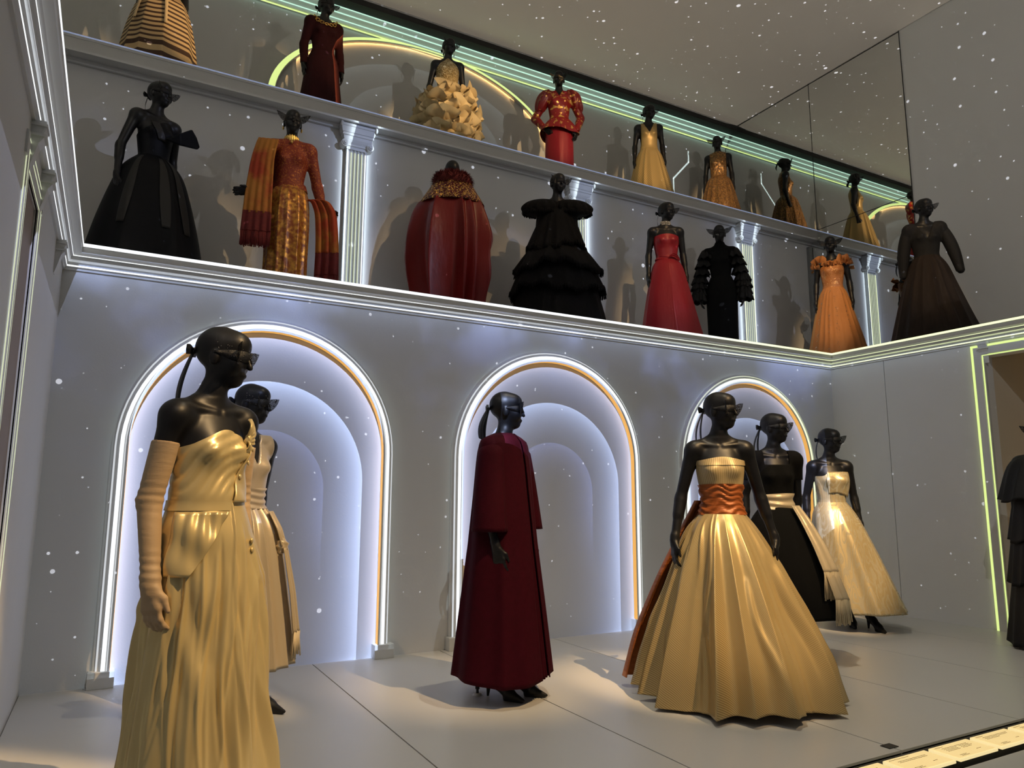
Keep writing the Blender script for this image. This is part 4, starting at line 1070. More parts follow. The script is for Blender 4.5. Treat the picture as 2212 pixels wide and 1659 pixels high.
def fig_striped():
    arms = {-1: ((-.245, .03, 1.19), (-.30, -.03, .93), (-.06, -.14, -1), (.2, -1, 0)), 1: ((.245, .03, 1.19), (.31, -.01, .94), (.05, -.12, -1), (-.2, -1, 0))}
    M = Man('mannequin in gold striped strapless ball gown with wide rust cummerbund and train', (3.36, 3.38, 0), -34, 52, 0, arms, .0065)
    M.mask(2, .85, 3, .24)
    M.bodice('bodice', CORD, 1.22, lambda th: 1.425 + .012 * np.cos(2 * th), .011)
    M.bodice('turned_edge', CORD, 1.388, lambda th: 1.428 + .012 * np.cos(2 * th), .016)
    M.bodice('cummerbund', RUST, 1.085, lambda th: 1.268 + .006 * np.cos(th), .016, lambda th, z: .0045 * np.sin(z * 150 + 3 * np.sin(2 * th + 20 * z) + 2 * np.sin(5 * th)))
    pr = smooth_prof([(1.09, .142, .118, 0, .004), (1.0, .205, .185, .0, .0), (.85, .275, .26, .01, -.01), (.55, .392, .38, .03, -.02), (.25, .500, .485, .05, -.03), (.02, .562, .55, .06, -.03)], 24)
    fo = pleats(13, .105, 21, .85, 1.0, 1.7, .0); f2 = pleats(31, .010, 3, .9, 1.4, 1.2); rd = ridges(46, .024, 5, slant=.12, width=.045)
    M.skirt('skirt', GSTR, pr, lambda th, s: fo(th, s) + f2(th, s) + rd(th, s), 420, 80, zhem=lambda th: .018 + .02 * np.sin(3 * th + 1))
    drape(M, 'rust_train', RUST, [(-.13, .07, 1.17), (-.20, .14, 1.0), (-.33, .22, .7), (-.46, .30, .35), (-.52, .36, .06)], [.09, .14, .24, .33, .40], (.5, .85, 0), .03, 3, ndir=(-.8, .5, 0))
fig_striped()

def fig_black_sash():
    arms = {-1: ((-.235, .05, 1.19), (-.25, -.02, .93), (-.04, -.14, -1), None), 1: ((.20, .09, 1.19), (.17, .08, .93), (0, -.1, -1), None)}
    M = Man('mannequin in black square-neck dress with ivory fringed sash, between two cream and gold gowns', (4.58, 4.02, 0), -28, 46, 0, arms, .0065, True, stance=-.04)
    M.mask(2, 1.0, 3, .25)
    M.shell('bodice', BLKV, .010, lambda x, y, z: np.maximum(np.maximum(z - 1.56, 1.12 - z), np.maximum(np.maximum(np.abs(x) - .26, 1.33 - z - (np.abs(x) < .145) * 1), -np.maximum(np.abs(x) - .098, np.maximum(1.445 - z, y - .03)))), (-1, 1))
    M.bodice('sash', CREAM, 1.10, lambda th: 1.215 + .01 * np.sin(th + 1), .018, lambda th, z: .005 * np.sin(z * 110 + 2.5 * np.sin(th + 12 * z)))
    pr = smooth_prof([(1.12, .128, .102, 0, .004), (1.02, .20, .17, .0, .0), (.85, .285, .25, 0.02, 0), (.60, .365, .33, .05, 0), (.32, .425, .39, .08, 0)], 20)
    M.skirt('skirt', BLKV, pr, pleats(10, .014, 6, .8, 1.4, .8), 160, 36)
    p = [(.10, -.115, 1.13), (.14, -.19, 1.02), (.20, -.27, .84), (.245, -.335, .66)]
    o, e = drape(M, 'sash_tail', CREAM, p, [.075, .10, .125, .14], (.93, .38, 0), .006, 2); fringe(M, 'sash_fringe', FRINGE, e[::4], .19, 70, 7, o)
    p = [(.13, -.16, 1.05), (.20, -.255, .84), (.26, -.335, .62), (.295, -.375, .47)]
    o, e = drape(M, 'sash_tail', CREAM, p, [.07, .10, .12, .13], (.93, .38, 0), .006, 2); fringe(M, 'sash_fringe', FRINGE, e[::4], .17, 70, 9, o)
    M.shoes()
fig_black_sash()

def fig_moire():
    arms = {-1: ((-.225, .05, 1.19), (-.245, -.01, .93), (-.04, -.12, -1), None), 1: ((.225, .05, 1.19), (.25, .0, .93), (.04, -.1, -1), None)}
    M = Man('mannequin in ivory moire strapless gown and black heels, nearest the corner of the room', (6.05, 4.645, 0), -32, 42, 0, arms, .0075, True, stance=-.10, legx=.19)
    M.mask(1, 1.0, 2, .2)
    M.bodice('bodice', MOIRE, 1.14, lambda th: 1.415 + .02 * np.tanh(8 * np.sin(th + .6)), .013, lambda th, z: .005 * np.exp(-((z - 1.25) / .05) ** 2) * np.sin(th * 9))
    def flap(th, v):
        tt = -.55 + th / (2 * PI) * 1.9; z = 1.20 + v * .235 + .04 * (1 - v) * np.cos(tt * 1.3); r, cy = tor(tt, z); o = .024 + .012 * np.sin(PI * v)
        return (r + o) * np.sin(tt), cy - (r + o) * np.cos(tt), z
    M.loft('bodice_flap', MOIRE, flap, 40, 16, hem=False, thick=.005)
    pr = smooth_prof([(1.15, .128, .102, 0, .004), (1.05, .19, .165, .01, .0), (.85, .25, .24, .05, 0), (.50, .335, .32, .12, 0), (.165, .41, .395, .19, 0)], 20)
    M.skirt('skirt', MOIRE, pr, pleats(8, .022, 14, .9, 1.4, 1.0), 200, 44)
    M.shoes()
fig_moire()

def fig_tiers():
    arms = {}
    M = Man('mannequin in black tiered cape dress, standing before the lime edged doorway', (6.74, 3.14, 0), -62, 0, 0, arms, .008)
    M.mask(1, 1.0, 0, .2)
    tiers = [(1.56, .075, 1.17, .33), (1.30, .20, .84, .29), (1.0, .24, .50, .32), (.66, .26, .03, .36)]
    for i, (za, ra, zb, rb) in enumerate(tiers):
        pr = smooth_prof([(za, ra, ra * .85, 0, .015), (za * .8 + zb * .2, ra + (rb - ra) * (.62 if i == 0 else .3), (ra + (rb - ra) * (.5 if i == 0 else .3)) * .85, 0, .01), (zb, rb, rb * .9, 0, 0)], 12)
        M.skirt('tier', BLKT, pr, pleats(16, .018, 30 + i, 1.0, 1.2, .8), 160, 20, zhem=lambda th: .015 * np.sin(7 * th))
fig_tiers()

# ================================================================== first gallery figures
G1 = ZT
RED = satin('crimson_silk_faille', (.34, .010, .020), .42, .10, .3, 9, (1, 1, .3))
DRED = satin('dark_red_duchess_satin', (.16, .007, .006), .40, .0, .45, 7, (1, 1, .4), spec=.3)
def _gold_thread(base, gold, scale, lo, hi, metal=.8):
    def fn(nt, b, tc):
        n = noise(nt, tc.outputs['Object'], scale, 4.0); f = n.ramp(lo, hi)
        mixc(nt, f, base, gold, b.inputs['Base Color']); nt.links.new((f * metal).s, b.inputs['Metallic'])
    return fn
ORJ = mat('orange_embroidered_knit', (.3, .05, .01), .55, bump=.5, bscale=90, fn=_gold_thread((.22, .022, .007), (.55, .20, .05), 70, .50, .70))
ORS = mat('orange_wool_shawl', (.42, .09, .015), .75, bump=.2, bscale=60, fn=_gold_thread((.40, .045, .012), (.50, .20, .03), 4, .40, .62, .1), sheen=.2)
ORD = mat('dark_red_shawl_border', (.16, .012, .012), .75, bump=.3, bscale=90, var=.4, vscale=40)
BROC = mat('orange_gold_brocade', (.5, .2, .03), .32, .5, bump=.4, bscale=22, stretch=(1, 1, .5), fn=_gold_thread((.26, .060, .010), (.78, .40, .08), 26, .36, .70))
GOLD = mat('polished_gold', (.85, .55, .16), .22, 1.0, bump=.2, bscale=120, var=.05)
PEARL = mat('pearl', (.85, .80, .72), .15, .2, var=.05)
FUR = mat('dark_red_fur', (.13, .010, .008), .8, var=.4, vscale=60, sheen=.6)
def _beads(nt, b, tc):
    v = nt.nodes.new('ShaderNodeTexVoronoi'); v.inputs['Scale'].default_value = 85; nt.links.new(tc.outputs['Object'], v.inputs['Vector'])
    sp = nt.nodes.new('ShaderNodeSeparateColor'); nt.links.new(v.outputs['Color'], sp.inputs[0])
    f = V(nt, sp.outputs[0]).gt(.66); mixc(nt, f, (.10, .012, .008), (.85, .48, .12), b.inputs['Base Color']); nt.links.new((f * .9).s, b.inputs['Metallic'])
    bp = nt.nodes.new('ShaderNodeBump'); bp.inputs['Strength'].default_value = 1; bp.inputs['Distance'].default_value = .01; nt.links.new(v.outputs['Distance'], bp.inputs['Height']); nt.links.new(bp.outputs[0], b.inputs['Normal'])
BEADY = mat('gold_beaded_yoke', (.3, .1, .02), .25, fn=_beads)
FEATH = mat('black_feather_tulle', (.005, .0045, .005), .85, spec=.2, bump=.4, bscale=60, stretch=(3, 3, .3), var=.4, vscale=20, sheen=.04)
TULLE = mat('apricot_tulle', (.62, .25, .075), .7, bump=.3, bscale=30, stretch=(3, 3, .2), var=.15, vscale=10, sheen=.3)
TULLB = mat('apricot_embroidered_tulle', (.6, .25, .08), .45, bump=.5, bscale=70, fn=_gold_thread((.52, .20, .06), (.85, .50, .22), 40, .55, .66))
BRN = mat('dark_brown_tulle', (.022, .013, .009), .75, spec=.3, bump=.3, bscale=20, stretch=(3, 3, .2), var=.5, vscale=6, sheen=.12)
OFFB = mat('black_crepe_bodice', (.006, .005, .005), .8, bump=.1, bscale=120, var=.3)
FADE = mat('black_satin_gown', (.0025, .003, .005), .55, spec=.18, bump=.2, bscale=5, stretch=(1, 1, .3), var=.3, vscale=3)
PANEL = mat('charcoal_satin_panel', (.014, .012, .011), .5, bump=.1, bscale=6, var=.2)

def ring(man, name, m, th_list, z, off, r, parent=None):
    for i, th in enumerate(th_list):
        p = on_torso(th, z, off); bm = bmesh.new(); bmesh.ops.create_icosphere(bm, subdivisions=2, radius=r, matrix=Matrix.Translation(p)); bmo(name, bm, m, man.t, True)

def fig_bow():
    arms = {-1: ((-.255, .04, 1.19), (-.285, -.02, .90), (-.05, -.12, -1), None), 1: ((.20, .08, 1.19), (.19, .04, .92), (0, -.1, -1), None)}
    M = Man('mannequin in black one-shoulder ball gown with large stiff bow at the bust', (.11, 6.45, G1), 24, 22, 0, arms, .008)
    M.mask(1, .9, 0, .16)
    M.bodice('bodice', FADE, 1.14, lambda th: 1.40 + .09 * np.sin(th + .6), .011)
    def patch(th, v):
        tt = -.75 + th / (2 * PI) * .55 + .55 * (1 - v); z = 1.29 + v * .16; r, cy = tor(tt, z); o = .018
        return (r + o) * np.sin(tt), cy - (r + o) * np.cos(tt), z
    M.loft('sheer_panel', PANEL, patch, 16, 10, hem=False, thick=.003)
    for pts in (((.02, -.13, 1.30), (.10, -.20, 1.36), (.20, -.20, 1.44), (.26, -.17, 1.40), (.30, -.16, 1.33), (.28, -.17, 1.30), (.12, -.18, 1.27)),):
        o = mesh_py('bow', pts, [(0, 1, 6), (1, 2, 3, 4, 5, 6)], FADE, M.t)
        so = o.modifiers.new('thickness', 'SOLIDIFY'); so.thickness = .03; so.offset = 0; bv = o.modifiers.new('edge', 'BEVEL'); bv.width = .01; bv.segments = 2
    pr = smooth_prof([(1.15, .125, .10, 0, .004), (1.05, .215, .19, .0, .0), (.92, .275, .255, 0, 0), (.60, .365, .345, 0, 0), (.30, .43, .41, 0, 0), (.012, .49, .47, 0, 0)], 22)
    fo = pleats(7, .026, 4, .6, 1.6, .5, .25)
    M.skirt('skirt', FADE, pr, fo, 200, 44)
    for a in (-.95, -.1, .42):
        def pn(th, v, a=a):
            u = th / (2 * PI) - .5; tt = a + u * (.16 + .10 * np.sin(PI * v)); z = .45 + v * .66
            A = np.interp(-z, -pr[:, 0], pr[:, 1]); B = np.interp(-z, -pr[:, 0], pr[:, 2]); e = 1 / np.sqrt((np.sin(tt) / A) ** 2 + (np.cos(tt) / B) ** 2) + fo(tt, 1 - (z - .012) / 1.138) + .006
            return e * np.sin(tt), -e * np.cos(tt), z
        M.loft('sheer_panel', PANEL, pn, 14, 24, hem=False, thick=.002)
fig_bow()

def fig_orange():
    arms = {-1: ((-.27, .0, 1.20), (-.315, -.10, .99), (-.85, -.25, -.18), (0, -.5, .8)), 1: ((.245, .06, 1.18), (.30, -.04, .93), (.75, -.30, -.35), (0, -.5, .8))}
    M = Man('mannequin in orange gold-embroidered jacket and brocade skirt with fringed shawls', (1.21, 6.38, G1), -10, 2, 0, arms, .008)
    M.mask(1, 1.05, 30, .12)
    M.shell('jacket', ORJ, .012, lambda x, y, z: np.maximum(np.maximum(z - 1.565, 1.10 - z - 1.0 * (np.abs(x) > .165)), .93 - z), (-1, 1))
    M.bodice('jacket_rib', ORJ, 1.075, lambda th: 1.135 + 0 * th, .024, lambda th, z: .003 * np.sin(70 * th))
    pr = smooth_prof([(1.12, .128, .105, 0, .004), (1.0, .175, .155, 0, 0), (.75, .190, .175, 0, 0), (.40, .185, .17, 0, 0), (.012, .19, .18, 0, 0)], 18)
    M.skirt('skirt', BROC, pr, pleats(13, .013, 9, .7, 1.0, 1.1, .2), 220, 44)
    o, e = drape(M, 'shawl', ORS, [(-.19, .02, 1.56), (-.20, -.10, 1.50), (-.235, -.135, 1.30), (-.25, -.15, 1.00), (-.255, -.15, .78)], [.17, .175, .19, .22, .235], (1, -.1, 0), .008, 4, thick=.012)
    o, e = drape(M, 'shawl_border', ORD, [(-.255, -.153, .80), (-.258, -.153, .62)], [.236, .245], (1, -.1, 0), .009, 4, thick=.012); fringe(M, 'shawl_fringe', ORD, e[::2], .14, 80, 3, o)
    drape(M, 'shawl_back', ORS, [(-.19, .03, 1.56), (-.21, .12, 1.45), (-.22, .15, 1.1), (-.22, .15, .8)], [.17, .18, .2, .2], (1, 0, 0), .014, 4, thick=.01)
    o, e = drape(M, 'shawl', ORS, [(.20, -.06, 1.00), (.27, -.10, .985), (.325, -.10, .88), (.345, -.105, .65), (.35, -.105, .50)], [.10, .16, .19, .20, .205], (.9, -.35, 0), .02, 3, thick=.012)
    o, e = drape(M, 'shawl_border', ORD, [(.35, -.108, .51), (.352, -.108, .30)], [.206, .215], (.9, -.35, 0), .021, 3, thick=.012); fringe(M, 'shawl_fringe', ORD, e[::2], .22, 80, 5, o)
    # gold choker with plates and a drop
    for k in range(11):
        th = -1.5 + k * .3; bm = bmesh.new(); h = .020 + .022 * math.exp(-((k - 5) / 2.2) ** 2)
        bmesh.ops.create_icosphere(bm, subdivisions=2, radius=1, matrix=Matrix.Translation((.062 * math.sin(th), .018 - .066 * math.cos(th), 1.585 - h * .3)) @ Matrix.Rotation(th, 4, 'Z') @ Matrix.Diagonal((.012, .007, h, 1)))
        bmo('choker_plate', bm, GOLD, M.t, True)
    bm = bmesh.new(); bmesh.ops.create_uvsphere(bm, u_segments=10, v_segments=8, radius=.012, matrix=Matrix.Translation((0, -.072, 1.518)) @ Matrix.Diagonal((1, 1, 1.4, 1))); bmo('choker_drop', bm, GOLD, M.t, True)
    for sd in (-1, 1):
        bm = bmesh.new(); bmesh.ops.create_uvsphere(bm, u_segments=8, v_segments=6, radius=.009, matrix=Matrix.Translation(M.hp((sd * .080, .0, 1.675))) @ Matrix.Diagonal((1, 1, 2.2, 1))); bmo('earring', bm, GOLD, M.t, True)
fig_orange()

def furmesh(man, name, base_fn, n, L, seed, m):
    """a furry roll: short hairs over a surface given by base_fn(u, w) -> point, normal"""
    r = np.random.RandomState(seed); v = []; f = []
    for i in range(n):
        p, nn = base_fn(r.uniform(), r.uniform()); p = np.array(p); nn = np.array(nn, float); nn /= np.linalg.norm(nn)
        d = nn + r.normal(0, .35, 3); d /= np.linalg.norm(d); t = np.cross(d, (0, 0, 1.0)) + 1e-6; t /= np.linalg.norm(t); k = len(v); l = L * r.uniform(.6, 1.2)
        v += [p - t * .004, p + t * .004, p + d * l]; f.append((k, k + 1, k + 2))
    o = mesh_np(name, np.array(v), np.array(f), m, man.t, False); o['kind'] = 'stuff'; return o

def fig_cape():
    M = Man('mannequin seen from behind in dark red satin cape with fur collar and gold beaded yoke', (2.90, 6.58, G1), 158, 10, 6, None, .009, hands=())
    M.mask(0, 1.15, 0)
    PZ = np.array(smooth_prof([(1.40, .295, .215, 0, .02), (1.33, .345, .245, 0, .02), (1.20, .395, .27, 0, .02), (.95, .430, .30, 0, .02), (.65, .415, .30, 0, .02), (.35, .355, .28, 0, .02), (.09, .31, .26, 0, .02)], 26))
    fo = pleats(10, .085, 12, .45, .9, 1.5, .04)
    def extra(th, s):
        t = (th - PI * 1.5 + PI) % (2 * PI) - PI
        return .030 * np.sin(16 * s + 3 * np.sin(th)) * np.exp(-(t / .5) ** 2) * np.sin(PI * s)
    M.skirt('cape', DRED, PZ, lambda th, s: fo(th, np.clip(s * 1.2, 0, 1)) + extra(th, s), 260, 60)
    PY = np.array([(1.66, .155, .135, 0, .02), (1.58, .20, .165, 0, .02), (1.49, .255, .20, 0, .02), (1.40, .310, .232, 0, .02), (1.345, .340, .25, 0, .02)])
    M.skirt('beaded_yoke', BEADY, PY, lambda th, s: .006 * np.sin(9 * th), 96, 12)
    def roll(u, w_):
        th = u * 2 * PI; ph = w_ * 2 * PI; R = .120; r_ = .066
        c = np.array((R * 1.12 * math.sin(th), .02 - R * math.cos(th), 1.600)); nn = np.array((math.sin(th) * math.cos(ph), -math.cos(th) * math.cos(ph), math.sin(ph) * 1.15)); return c + nn * r_, nn
    def rl(th, v):
        ph = v * 2 * PI; R = .120; r_ = .066
        return (R * 1.12 + r_ * np.cos(ph)) * np.sin(th), .02 - (R + r_ * np.cos(ph)) * np.cos(th), 1.600 + r_ * 1.15 * np.sin(ph)
    fc = M.loft('fur_collar', FUR, rl, 48, 16, hem=False); furmesh(M, 'collar_hair', roll, 5000, .04, 3, FUR).parent = fc
    def rb(th, v):
        ph = v * 2 * PI; return (.305 + .04 * np.cos(ph)) * np.sin(th), .02 - (.255 + .04 * np.cos(ph)) * np.cos(th), .072 + .065 * np.sin(ph)
    fh = M.loft('fur_hem', FUR, rb, 64, 12, hem=False)
    def rb2(u, w_):
        th = u * 2 * PI; ph = w_ * 2 * PI; nn = np.array((math.sin(th) * math.cos(ph), -math.cos(th) * math.cos(ph), max(math.sin(ph), -.3))); return np.array((.305 * math.sin(th), .02 - .255 * math.cos(th), .072)) + nn * .045, nn
    furmesh(M, 'hem_hair', rb2, 4000, .03, 4, FUR).parent = fh
fig_cape()

def fig_feather():
    M = Man('mannequin in black tiered feathered gown with wide ruffled shoulders', (4.02, 6.30, G1), -26, 20, 0, None, .009, hands=())
    M.mask(0, .9, 0)
    for sd in (-1, 1):
        def lobe(th, v, sd=sd):
            ph = (v - .5) * PI; c = np.cos(ph); w_ = 1 + .05 * np.sin(14 * th) * c
            x = .215 * c * np.sin(th) * w_; y = .165 * c * np.cos(th) * w_
            return sd * .170 + x, .01 - y, 1.470 + .098 * np.sin(ph) - .012 * (sd * x / .2) - .05 * np.clip(np.cos(th), 0, 1) * c
        o = M.loft('shoulder_ruffle', FEATH, lobe, 72, 16, hem=False)
        th = np.linspace(0, 2 * PI, 60); P_ = np.stack([sd * .170 + .205 * np.sin(th), .01 - .158 * np.cos(th), 1.450 - .012 * sd * np.sin(th) - .045 * np.clip(np.cos(th), 0, 1)], 1)
        fringe(M, 'feather_fringe', FEATH, P_, .05, 240, 70 + sd, o)
    M.bodice('bodice', FEATH, 1.10, lambda th: 1.43 + 0 * th, .012)
    tiers = [(1.40, .17, .98, .33), (1.12, .20, .74, .47), (.84, .36, .50, .50), (.62, .40, .02, .535)]
    for i, (za, ra, zb, rb) in enumerate(tiers):
        pr = smooth_prof([(za, ra, ra * .8, 0, .01), ((za + zb) / 2, ra * .5 + rb * .52, (ra * .5 + rb * .5) * .85, 0, .01), (zb, rb, rb * .88, 0, 0)], 12)
        fo = pleats(12, .028, 40 + i, 1.0, 1.2, 1.2); zz = lambda th, i=i: .035 * np.sin(3 * th + i * 2) + .02 * np.sin(11 * th)
        tr_ = M.skirt('tier', FEATH, pr, fo, 180, 22, zhem=zz if i < 3 else None)
        th = np.linspace(0, 2 * PI, 120); s1 = np.ones_like(th); a, b = rb, rb * .88
        e = 1 / np.sqrt((np.sin(th) / a) ** 2 + (np.cos(th) / b) ** 2) + fo(th, s1); zc = zb + (zz(th) if i < 3 else 0) + .012
        if i < 3: fringe(M, 'feather_fringe', FEATH, np.stack([e * np.sin(th), -e * np.cos(th), zc + 0 * th], 1), .055, 420, 50 + i, tr_)
    sl = [(sd, k) for sd in (-1, 1) for k in range(1)]
fig_feather()

def fig_red():
    M = Man('mannequin in crimson strapless gown with pearl choker', (5.56, 6.32, G1), -30, 38, 0, None, .009)
    M.mask(1, .9, 0, .16)
    M.bodice('bodice', RED, 1.12, lambda th: 1.425 + .01 * np.cos(2 * th), .012)
    M.bodice('waist_band', RED, 1.125, lambda th: 1.17 + .012 * np.sin(th), .017, lambda th, z: .003 * np.sin(z * 160 + 3 * th))
    drape(M, 'waist_bow', RED, [(.0, -.115, 1.13), (.05, -.13, 1.165), (.10, -.11, 1.15), (.13, -.10, 1.10)], [.02, .035, .03, .02], (.3, 0, 1), .006, 2)
    pr = smooth_prof([(1.13, .128, .105, 0, .004), (1.02, .185, .165, 0, 0), (.75, .245, .23, 0, 0), (.40, .315, .30, 0.01, 0), (.012, .385, .37, .03, 0)], 20)
    M.skirt('skirt', RED, pr, pleats(6, .035, 17, .7, .8, .6, .05), 220, 44)
    for row in range(3):
        for k in range(20):
            th = k / 20 * 2 * PI; bm = bmesh.new(); bmesh.ops.create_icosphere(bm, subdivisions=1, radius=.0085, matrix=Matrix.Translation((.056 * math.sin(th), .016 - .056 * math.cos(th), 1.575 + row * .017 - .01 * math.cos(th)))); bmo('choker_pearl', bm, PEARL, M.t, True)
fig_red()

def fig_ruffle_sleeves():
    arms = {-1: ((-.255, .03, 1.19), (-.265, -.04, .90), (.1, -.2, -1), None), 1: ((.255, .03, 1.19), (.265, -.04, .90), (-.1, -.2, -1), None)}
    M = Man('mannequin in black high-neck column gown with ruffled tiered sleeves', (6.66, 6.55, G1), -45, 0, 0, arms, .009)
    M.mask(0, 1.15, 4)
    M.shell('bodice', BLKV, .010, lambda x, y, z: np.maximum(np.maximum(z - 1.625, 1.0 - z), np.abs(x) - .20), (-1, 1))
    pr = smooth_prof([(1.15, .135, .11, 0, .004), (.98, .19, .15, 0, .005), (.75, .19, .155, 0, 0), (.40, .185, .16, 0, 0), (.012, .19, .17, 0, 0)], 14)
    M.skirt('skirt', BLKV, pr, pleats(5, .008, 2, .8, 1.5, .5), 120, 24)
    for sd in (-1, 1):
        S0 = np.array((sd * .165, .012, 1.53)); E0 = np.array(arms[sd][0]); W0 = np.array(arms[sd][1])
        for k in range(7):
            q = k / 6.0; c = S0 + (E0 - S0) * min(1, q * 1.9) if q < .53 else E0 + (W0 - E0) * ((q - .53) / .47 * .80); r0 = .045 + .004 * k; r1 = .105 + .008 * math.sin(k * 2.1)
            def fr(th, v, c=c, r0=r0, r1=r1, k=k):
                u = 1 - v; r = r0 + (r1 - r0) * u ** .8 + .012 * u * np.sin(9 * th + k)
                return c[0] + sd * .012 + r * np.sin(th), c[1] - r * np.cos(th), c[2] - .125 * u + .012 * u * np.sin(7 * th + 2 * k)
            M.loft('sleeve_ruffle', BLKT, fr, 60, 8, hem=False, thick=.003)
fig_ruffle_sleeves()

def petal_mesh(seed, L=.11, W=.13):
    """a length of gathered ruffle: a strip whose free edge waves in and out"""
    r = np.random.RandomState(seed); n, k = 26, 7; v = []; p1, p2 = r.uniform(0, 6, 2)
    for i in range(n):
        u = i / (n - 1)
        for j in range(k):
            t = j / (k - 1); wv = math.sin(u * 12 + p1) + .5 * math.sin(u * 21 + p2)
            v.append(((u - .5) * W * (.75 + .5 * t) + .12 * W * t * math.cos(u * 12 + p1), -.10 * L * math.sin(PI * t) - .26 * L * t * wv, t * L * (.9 + .1 * math.sin(u * 7 + p2)) * math.sin(PI * min(1, .12 + .88 * min(u, 1 - u) * 4) / 2)))
    f = [(i * k + j, i * k + j + 1, (i + 1) * k + j + 1, (i + 1) * k + j) for i in range(n - 1) for j in range(k - 1)]
    me = bpy.data.meshes.new('ruffle'); me.from_pydata(v, [], f); me.update()
    for p in me.polygons: p.use_smooth = True
    return me
def scatter(man, name, meshes, m, places):
    """places: (xyz, outward normal, twist, tilt, scale): pieces that share mesh data, each an object"""
    for i, (p, nn, tw, ti, sc) in enumerate(places):
        me = meshes[i % len(meshes)]
        if not me.materials: me.materials.append(m)
        o = bpy.data.objects.new(name, me); link(o, man.t)
        az = math.atan2(nn[0], -nn[1])
        o.matrix_local = Matrix.Translation(p) @ Matrix.Rotation(az, 4, 'Z') @ Matrix.Rotation(ti, 4, 'X') @ Matrix.Rotation(tw, 4, 'Y') @ Matrix.Scale(sc, 4)

def fig_apricot():
    M = Man('mannequin in apricot embroidered tulle ball gown with ruffled shoulders beside the mirror', (8.26, 6.12, G1), -52, -2, 0, None, .009)
    M.mask(1, 1.15, 0, .2)
    M.bodice('bodice', TULLB, 1.12, lambda th: 1.44 + .02 * np.cos(2 * th), .012)
    ms = [petal_mesh(k, .10, .12) for k in range(4)]; r = random.Random(8); pl = []
    for sd in (-1, 1):
        for k in range(11):
            a = r.uniform(-2.6, 2.6); q = r.uniform(0, .10)
            pl.append(((sd * (.150 + .02 * math.cos(a) + .25 * q), .01 - .055 * math.sin(a), 1.50 - q), (sd * math.cos(a) * .8 + sd * .4, -math.sin(a), 0), r.uniform(-.6, .6), r.uniform(.5, 1.6), r.uniform(.8, 1.15)))
    for k in range(9):
        th = -.75 + k * .19; p = on_torso(th, 1.43, .006); pl.append((p, (math.sin(th), -math.cos(th), 0), r.uniform(-.4, .4), r.uniform(.3, 1.2), .7))
    scatter(M, 'ruffle', ms, TULLE, pl)
    pr = smooth_prof([(1.13, .128, .105, 0, .004), (1.02, .18, .16, 0, 0), (.75, .245, .235, 0, 0), (.40, .325, .31, .01, 0), (.012, .41, .395, .01, 0)], 20)
    fo = pleats(22, .016, 19, .7, 1.1, 1.2, .1)
    M.skirt('skirt', TULLE, pr, fo, 280, 44)
    rr = random.Random(2); bm = bmesh.new()
    for k in range(130):
        a = rr.choice((-.85, -.30, .05, .62)) + rr.gauss(0, .03); s_ = rr.uniform(.05, .98); z = 1.13 - s_ * 1.1
        A = np.interp(-z, -pr[:, 0], pr[:, 1]); B = np.interp(-z, -pr[:, 0], pr[:, 2]); e = 1 / math.sqrt((math.sin(a) / A) ** 2 + (math.cos(a) / B) ** 2) + float(fo(np.array(a), np.array(s_))) + .003
        bmesh.ops.create_icosphere(bm, subdivisions=1, radius=rr.uniform(.003, .006), matrix=Matrix.Translation((e * math.sin(a), -e * math.cos(a), z)))
    o = bmo('sequins', bm, BEADM, M.t); o['kind'] = 'stuff'
fig_apricot()

def fig_brown():
    arms = {-1: ((-.245, .05, 1.19), (-.25, .0, .93), (0, -.14, -1), None), 1: ((.27, .03, 1.20), (.32, -.04, .94), (.06, -.12, -1), None)}
    M = Man('mannequin in black long-sleeved gown with dark brown tulle skirt on the side ledge', (8.13, 4.76, G1), -50, 38, 0, arms, .009, hands=())
    M.mask(1, .9, 0, .2)
    M.shell('bodice', OFFB, .016, lambda x, y, z: np.maximum(np.maximum(z - 1.56, np.maximum(1.12 - z - 1.0 * (np.abs(x) > .19), .90 - z)), -np.maximum(np.abs(x) - .01 - .42 * (z - 1.34), np.maximum(1.34 - z, y))), (-1, 1))
    for sd in (-1, 1):
        def puff(th, v, sd=sd):
            S0 = np.array((sd * .165, .012, 1.53)); E0 = np.array(arms[sd][1]); c = [S0[i] + (E0[i] - S0[i]) * (1 - v) for i in range(3)]; r = .045 + .026 * np.sin(PI * (1 - v) ** .7)
            return c[0] + sd * .02 * np.sin(PI * v) + r * np.sin(th), c[1] + .02 - r * np.cos(th), c[2]
        M.loft('sleeve', OFFB, puff, 40, 18, hem=False)
    pr = smooth_prof([(1.15, .125, .10, 0, .004), (1.02, .20, .175, 0, 0), (.75, .285, .26, 0, 0), (.40, .385, .365, .01, 0), (.012, .50, .48, .03, 0)], 20)
    M.skirt('skirt', BRN, pr, pleats(15, .026, 29, .8, 1.2, 1.2, .05), 240, 40)
fig_brown()

